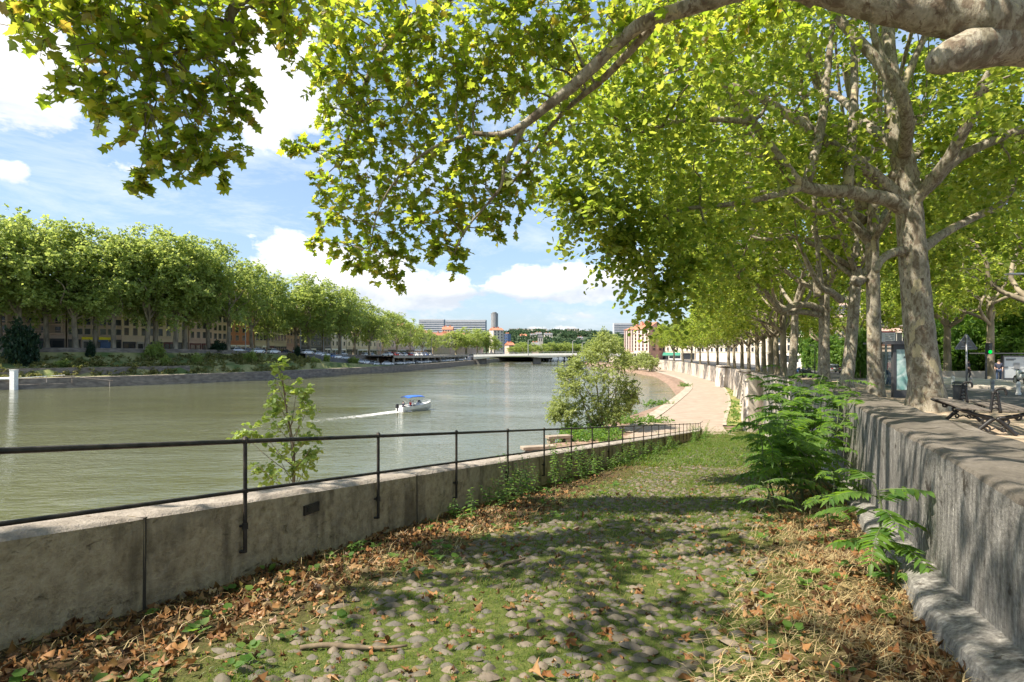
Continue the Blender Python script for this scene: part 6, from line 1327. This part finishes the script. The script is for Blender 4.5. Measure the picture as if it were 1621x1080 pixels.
# sticks
for u,v,L_,a,lab in [(812,892,.32,.5,'short dark broken stick lying on the cobbles'),(560,1024,.75,.05,'long pale stick at the lower left of the cobbles')]:
    Yp = 1.6/((v-VH)/F-.1244); xx = (u-CX)/F*Yp; P = [np.array([xx+L_*(k/4-.5)*math.cos(a), Yp+L_*(k/4-.5)*math.sin(a), 0]) for k in range(5)]
    P = [p+[0,.02*math.sin(i*2),float(zramp(p[0],p[1]))+.03] for i,p in enumerate(P)]; mb = MB(); mb.tube(P,[.016,.02,.019,.015,.008],7,sm=3,rough=.2); tag(mb.build('stick', M['twig'], smooth=True), lab, 'stick')

# ------------------------------------------------------------------ ailanthus and weeds
def frond(mb, Ls, base, d, L, npair, lsz, droop, r):
    d = nrm(np.asarray(d,float)); pts = []
    for k in range(9): t_ = k/8; pts.append(base+d*L*t_+np.array([0,0,-droop*L*t_*t_]))
    pts = np.array(pts); mb.tube(pts, np.linspace(.006,.002,9), 5)
    tg = nrm(np.gradient(pts,axis=0))
    for k in range(npair):
        t_ = .18+.82*(k+.5)/npair; i = min(7,int(t_*8)); f = t_*8-i; p = pts[i]*(1-f)+pts[i+1]*f; tt = tg[i]; sd = nrm(np.cross(tt,[0,0,1.])+1e-5)
        for s in (-1,1): Ls.append((p, nrm(s*sd*.95+tt*.42+np.array([0,0,-.22])+.10*r.normal(size=3)), nrm(np.array([0,0,1.])+.25*r.normal(size=3)+.15*s*sd), lsz*(1.05-.5*abs(t_-.45))*(.85+.3*r.random())))
    Ls.append((pts[-1], nrm(tg[-1]+[0,0,-.3]), np.array([0,0,1.]), lsz*.8))
AIL_V = [(0,0,0),(.17,.12,.03),(.16,.45,.03),(0,1,-.10),(-.16,.45,.03),(-.17,.12,.03)]
def ailanthus(loc, stems, label, sd, mat='leaf_ail'):
    r = np.random.default_rng(sd); mb = MB(); Ls = []
    for (ox,oy,tx,ty,h,nf,Lf,lz) in stems:
        p0 = np.array([ox,oy,-.1]); p1 = np.array([tx,ty,h]); P = [p0+(p1-p0)*k/5+np.array([.03*math.sin(k*2+ox),0,0]) for k in range(6)]; mb.tube(P, np.linspace(.018,.007,6), 6, sm=2)
        for k in range(nf):
            t_ = .32+.68*(k+.7)/nf; a = k*2.4+r.random()*.8; b = p0+(p1-p0)*t_; el_ = .15+.75*(t_**2)*r.random()+.1; frond(mb, Ls, b, [math.cos(a),math.sin(a),el_], Lf*(.7+.5*r.random())*(1.1-.3*t_), 9+int(4*r.random()), lz, .28+.3*r.random(), r)
    e = empty('ailanthus', loc, 0, label, 'plant'); mb.build('stem', M['stem'], e, smooth=True)
    O,T,N,S = (np.array([l[k] for l in Ls]) for k in range(4)); X,Yv,Z = frame(T,N); V,Fc = scatter(AIL_V, SIX_F, O,X,Yv,Z,S); link('foliage', np_mesh('foliage', V, Fc, M[mat]), e); return e
M['stem'] = plain('green_stem', (.10,.13,.05), .7)
r_ = np.random.default_rng(121)
def onramp(x, Y): return np.array([x,Y,float(zramp(np.array(x),np.array(Y)))])
st_ = []
for k in range(30):
    Y = -.4+5.4*k/29; st_.append((-.25+.35*r_.normal()-.02*Y, Y, -.55+.6*r_.normal()+.40*Y, Y+.3*r_.normal(), 1.05+.16*Y+.6*r_.random(), 10, .74, .175))
b = onramp(wf(10.2)-.75, 10.2); ailanthus(b, [(a[0]+.46*a[1],a[1],a[2]+.15*a[1],a[3],a[4]+.05,a[5],a[6],a[7]) for a in st_], 'large bright green ailanthus thicket against the street wall', 131)
b = onramp(wf(12.8)-.35, 12.8); ailanthus(b, [(.1,0,.25,.2,2.45,11,.8,.17),(-.3,.5,-.5,.5,2.1,9,.75,.16),(.3,1.2,.5,1.4,2.3,9,.75,.16)], 'tallest ailanthus shoots with fronds rising above the street wall', 132)
b = onramp((1408-CX)/F*5.45, 5.45); ailanthus(b, [(0,0,-.10,.05,.95,12,.60,.155)], 'single young ailanthus shoot beside the wall ledge in the foreground', 133)
b = onramp((1425-CX)/F*5.2, 5.2); ailanthus(b, [(0,0,-.02,.05,.30,6,.24,.09)], 'small dark ailanthus seedling at the foot of the foreground shoot', 136)
b = onramp((1290-CX)/F*8.3, 8.3); ailanthus(b, [(.3,0,.1,.0,.55,6,.45,.10),(-.1,.8,-.5,.6,.6,6,.45,.10),(.5,.5,.5,.4,.8,5,.4,.1)], 'low ailanthus sprigs between the thicket and the foreground shoot', 134)
def herb(loc, h, nst, spread, lz, label, sd, mat='leaf_herb', cat='weed'):
    r = np.random.default_rng(sd); mb = MB(); O,T,N,S = [],[],[],[]
    for k in range(nst):
        a = r.random()*6.283; o = np.array([spread*.4*r.normal(),spread*.4*r.normal(),-.03]); e_ = o+np.array([spread*.5*math.cos(a),spread*.5*math.sin(a),h*(.6+.5*r.random())]); P = np.array([o,(o+e_)/2+[0,0,.06*h],e_]); mb.tube(P,[.006,.005,.003],5,sm=3)
        nl = int(10+h*16)
        for j in range(nl):
            t_ = .12+.88*j/nl; p = o+(e_-o)*t_+np.array([0,0,.06*h*math.sin(math.pi*t_)]); an = j*2.4; O.append(p); T.append([math.cos(an),math.sin(an),.25-.5*r.random()]); N.append([.3*r.normal(),.3*r.normal(),1]); S.append(lz*(1.25-.75*t_)*(.7+.6*r.random()))
    e = empty('weed_plant', loc, 0, label, cat, 'weeds along the river parapet'); mb.build('stem', M['stem'], e)
    X,Yv,Z = frame(np.array(T),np.array(N)); V,Fc = scatter([(0,0,0),(.22,.4,.05),(0,1,-.12),(-.22,.4,.05)], DIA_F, np.array(O),X,Yv,Z,np.array(S)); link('foliage', np_mesh('foliage', V, Fc, M[mat]), e)
where = ['short weed tuft below the third railing post','bushy weed under the fourth railing post','tall leafy weed in front of the fourth railing post','slender pale weed right of the fourth post','tall herb with dense leaves before the fifth post','broad herb before the sixth post','thin stalked herb past the sixth post','low herb before the seventh post','dense herb near the eighth post','leaning herb past the eighth post','light green herb at the tenth post','bushy herb at the twelfth post','rounded herb near the end of the railing','tall herb where the railing ends','last bright herb beyond the railing end','small leafy sprig at the wall foot below the drain plate']
W_ = [(9.4,.25,.45,5,.30),(10.6,.4,.6,8,.45),(11.4,.35,1.05,7,.4),(12.2,.25,.7,4,.3),(13.9,.4,1.25,9,.55),(15.6,.45,1.15,8,.5),(16.9,.3,.9,5,.4),(18.6,.35,.6,6,.5),(20.5,.4,.85,8,.6),(23,.4,.9,8,.6),(27,.5,.8,9,.8),(32,.5,.9,9,.9),(39,.6,1.1,10,1.1),(46,.6,1.3,10,1.2),(53,.3,1.5,12,1.6),(6.9,.22,.28,3,.2)]
for k,(Y,d,h,n_,sp_) in enumerate(W_): herb(onramp(lx(Y)+d+.12,Y), h, n_, sp_, .10+.002*Y, where[k], 200+k)
# scattered low green weeds in the litter: a mass
O,T,N,S = [],[],[],[]
for k in range(150):
    Y = 3+12*r_.random()**1.3; side = r_.random() < .6; x = lx(Y)+.15+1.9*r_.random() if side else wf(Y)-.45-1.5*r_.random(); q0 = onramp(x,Y); nl = 7
    for j in range(nl): a = j*6.283/nl+r_.random(); O.append(q0+[.03*math.cos(a),.03*math.sin(a),.015+.05*r_.random()]); T.append([math.cos(a),math.sin(a),.35+.4*r_.random()]); N.append([-.4*math.cos(a),-.4*math.sin(a),1]); S.append(.03+.045*r_.random())
X,Yv,Z = frame(np.array(T),np.array(N)); V,Fc = scatter(SIX_V, SIX_F, np.array(O),X,Yv,Z,np.array(S)); tag(link('ground_weeds', np_mesh('ground_weeds', V, Fc, M['leaf_herb'])), kind='stuff')
# growth on the quay below the railing and on the verge
O = []; 
for k in range(150):
    if k < 95: u = 1000+160*r_.random(); v = 640+35*r_.random()
    p = G(890+90*r_.random(), 683+16*r_.random(), ZQ) if k < 70 else (G(1150+28*r_.random(),622+50*r_.random(),ZQ) if k < 90 else G(*[(1010,671),(1040,640),(985,655),(1085,612),(1030,668),(970,668)][k%6],ZQ)+[r_.normal(),r_.normal(),0])
    O.append(p+[0,0,.2])
cm, _ = crown_mesh('quay_weeds', O, [.55]*len(O), 10, 8, .22, DIA, M['leaf_herb'], .5, .2, r_, flat=.5); tag(link('quay_weeds', cm), kind='stuff')
EXPO = 1.15
# ================================================================== sky, sun, camera
SUN_AZ, SUN_EL = -114.0, 54.0                                     # degrees; azimuth from +Y towards +X
w = bpy.data.worlds.new('World'); SC.world = w; w.use_nodes = True
nt = w.node_tree; nt.nodes.clear()
class WT(NT):
    def __init__(s): s.t = nt
t = WT(); out = t.n('ShaderNodeOutputWorld'); bg = t.n('ShaderNodeBackground'); t.l(bg.outputs[0], out.inputs[0])
sky = t.n('ShaderNodeTexSky'); sky.sky_type = 'NISHITA'; sky.sun_disc = False
sky.sun_elevation = R(SUN_EL); sky.sun_rotation = R(SUN_AZ); sky.air_density = 1.0; sky.dust_density = 1.5; sky.ozone_density = 1.2
tc = t.n('ShaderNodeTexCoord'); g = tc.outputs['Generated']
sp = t.n('ShaderNodeSeparateXYZ'); t.l(g, sp.inputs[0])
az = t.math('ARCTAN2', sp.outputs[0], sp.outputs[1]); el = t.math('ARCSINE', sp.outputs[2])
def fb(sx, sz_, scale, det, rough, off=0, dist=0.0):
    mp = t.n('ShaderNodeMapping'); mp.inputs['Scale'].default_value = (sx, sx, sz_); mp.inputs['Location'].default_value = (off, off*.7, off*.3)
    t.l(g, mp.inputs[0]); return t.noise(mp.outputs[0], scale, det, rough, dist)
CLOUDS = [  # u, v, half width, half height (photo pixels), weight: cumulus banks, as directions in the sky
 (20,95,150,85,1.0),(445,135,95,75,.95),(20,272,38,20,.7),(205,268,42,14,.5),(170,303,45,9,.4),(290,265,30,12,.4),
 (440,405,60,32,.7),(520,418,80,34,.7),(600,455,100,42,.9),(690,458,80,34,.9),(830,446,85,30,.9),(930,446,80,34,.95),(985,432,45,34,.85),(760,458,46,20,.7),(875,470,60,14,.55),(1045,470,60,24,.7),(910,500,60,16,.6),(985,490,50,14,.5),
 (620,495,60,14,.45),(760,400,70,9,.35),(900,522,60,9,.6),(740,500,40,9,.5),(-250,250,180,80,.8),(-500,420,260,60,.8)]
acc = None; shade_acc = None
for (u, vv, a, b, k) in CLOUDS:
    A = math.atan2(u-CX, F); rr = math.hypot(u-CX, F); E = math.atan2(VH-vv, rr)
    wa, wb = a/F*math.cos(A)**2, b/F*math.cos(A)
    da = t.math('DIVIDE', t.math('SUBTRACT', az, A), wa); de = t.math('DIVIDE', t.math('SUBTRACT', el, E), wb)
    q = t.math('ADD', t.math('MULTIPLY', da, da), t.math('MULTIPLY', de, de))
    gsn = t.math('MULTIPLY', t.math('POWER', 2.718, t.math('MULTIPLY', q, -.7)), k)
    acc = gsn if acc is None else t.math('MAXIMUM', acc, gsn)
    s_ = t.math('MULTIPLY', gsn, de); shade_acc = s_ if shade_acc is None else t.math('ADD', shade_acc, s_)
n1 = fb(1, 1.7, 7.5, 5, .60, 3.1, .3); n2 = fb(1, 1.7, 30, 4, .6, 1.3)
puff = t.math('ADD', t.math('MULTIPLY', n1, .75), t.math('MULTIPLY', n2, .25))
d = t.math('ADD', t.math('MULTIPLY', acc, .70), t.math('MULTIPLY', t.math('SUBTRACT', puff, .5), 1.55))
cum = t.ramp(d, [(.30,(0,0,0)),(.40,(.85,.85,.85)),(.54,(1,1,1))])
ci = fb(1, 3.4, 5.0, 6, .70, 7.7, .35); cir = t.ramp(ci, [(.47,(0,0,0)),(.72,(.55,.55,.55))])
# light side up, grey undersides
lum = t.math('ADD', t.math('MULTIPLY', shade_acc, .55), t.math('MULTIPLY', t.math('SUBTRACT', n1, .5), 1.3))
lumc = t.ramp(t.math('ADD', lum, .5), [(.10,(3.9,4.2,4.7)),(.38,(5.4,5.55,5.8)),(.62,(6.7,6.7,6.7))])
skyc = t.mix(.40, sky.outputs[0], (2.7,4.0,5.7))
c = t.mix(cir, skyc, (5.4,5.7,6.1)); c = t.mix(cum, c, lumc)
t.l(c, bg.inputs[0]); bg.inputs[1].default_value = .092
sl = bpy.data.lights.new('sun','SUN'); sl.energy = 4.9; sl.angle = R(.55); sl.color = (1,.91,.77)
so = bpy.data.objects.new('sun', sl); COL.objects.link(so)
dv = np.array([math.sin(R(SUN_AZ))*math.cos(R(SUN_EL)), math.cos(R(SUN_AZ))*math.cos(R(SUN_EL)), math.sin(R(SUN_EL))])
from mathutils import Vector
so.rotation_euler = Vector(dv).to_track_quat('Z','Y').to_euler()
cam = bpy.data.cameras.new('camera'); cam.sensor_width = 36; cam.lens = 36*F/1621; cam.shift_y = (VH-540)/1621; cam.clip_end = 9000; cam.clip_start = .05
co = bpy.data.objects.new('camera', cam); COL.objects.link(co); co.location = (0,0,EZ); co.rotation_euler = (R(90),0,0); SC.camera = co
SC.view_settings.view_transform = 'Standard'; SC.view_settings.look = 'None'; SC.view_settings.gamma = 1; SC.view_settings.exposure = EXPO
SC.cycles.max_bounces = 6; SC.cycles.diffuse_bounces = 3; SC.cycles.transmission_bounces = 4; SC.cycles.transparent_max_bounces = 6; SC.cycles.glossy_bounces = 2
SC.cycles.use_denoising = True
try: SC.cycles.denoiser = 'OPENIMAGEDENOISE'
except Exception: pass
SC.cycles.sample_clamp_indirect = 6
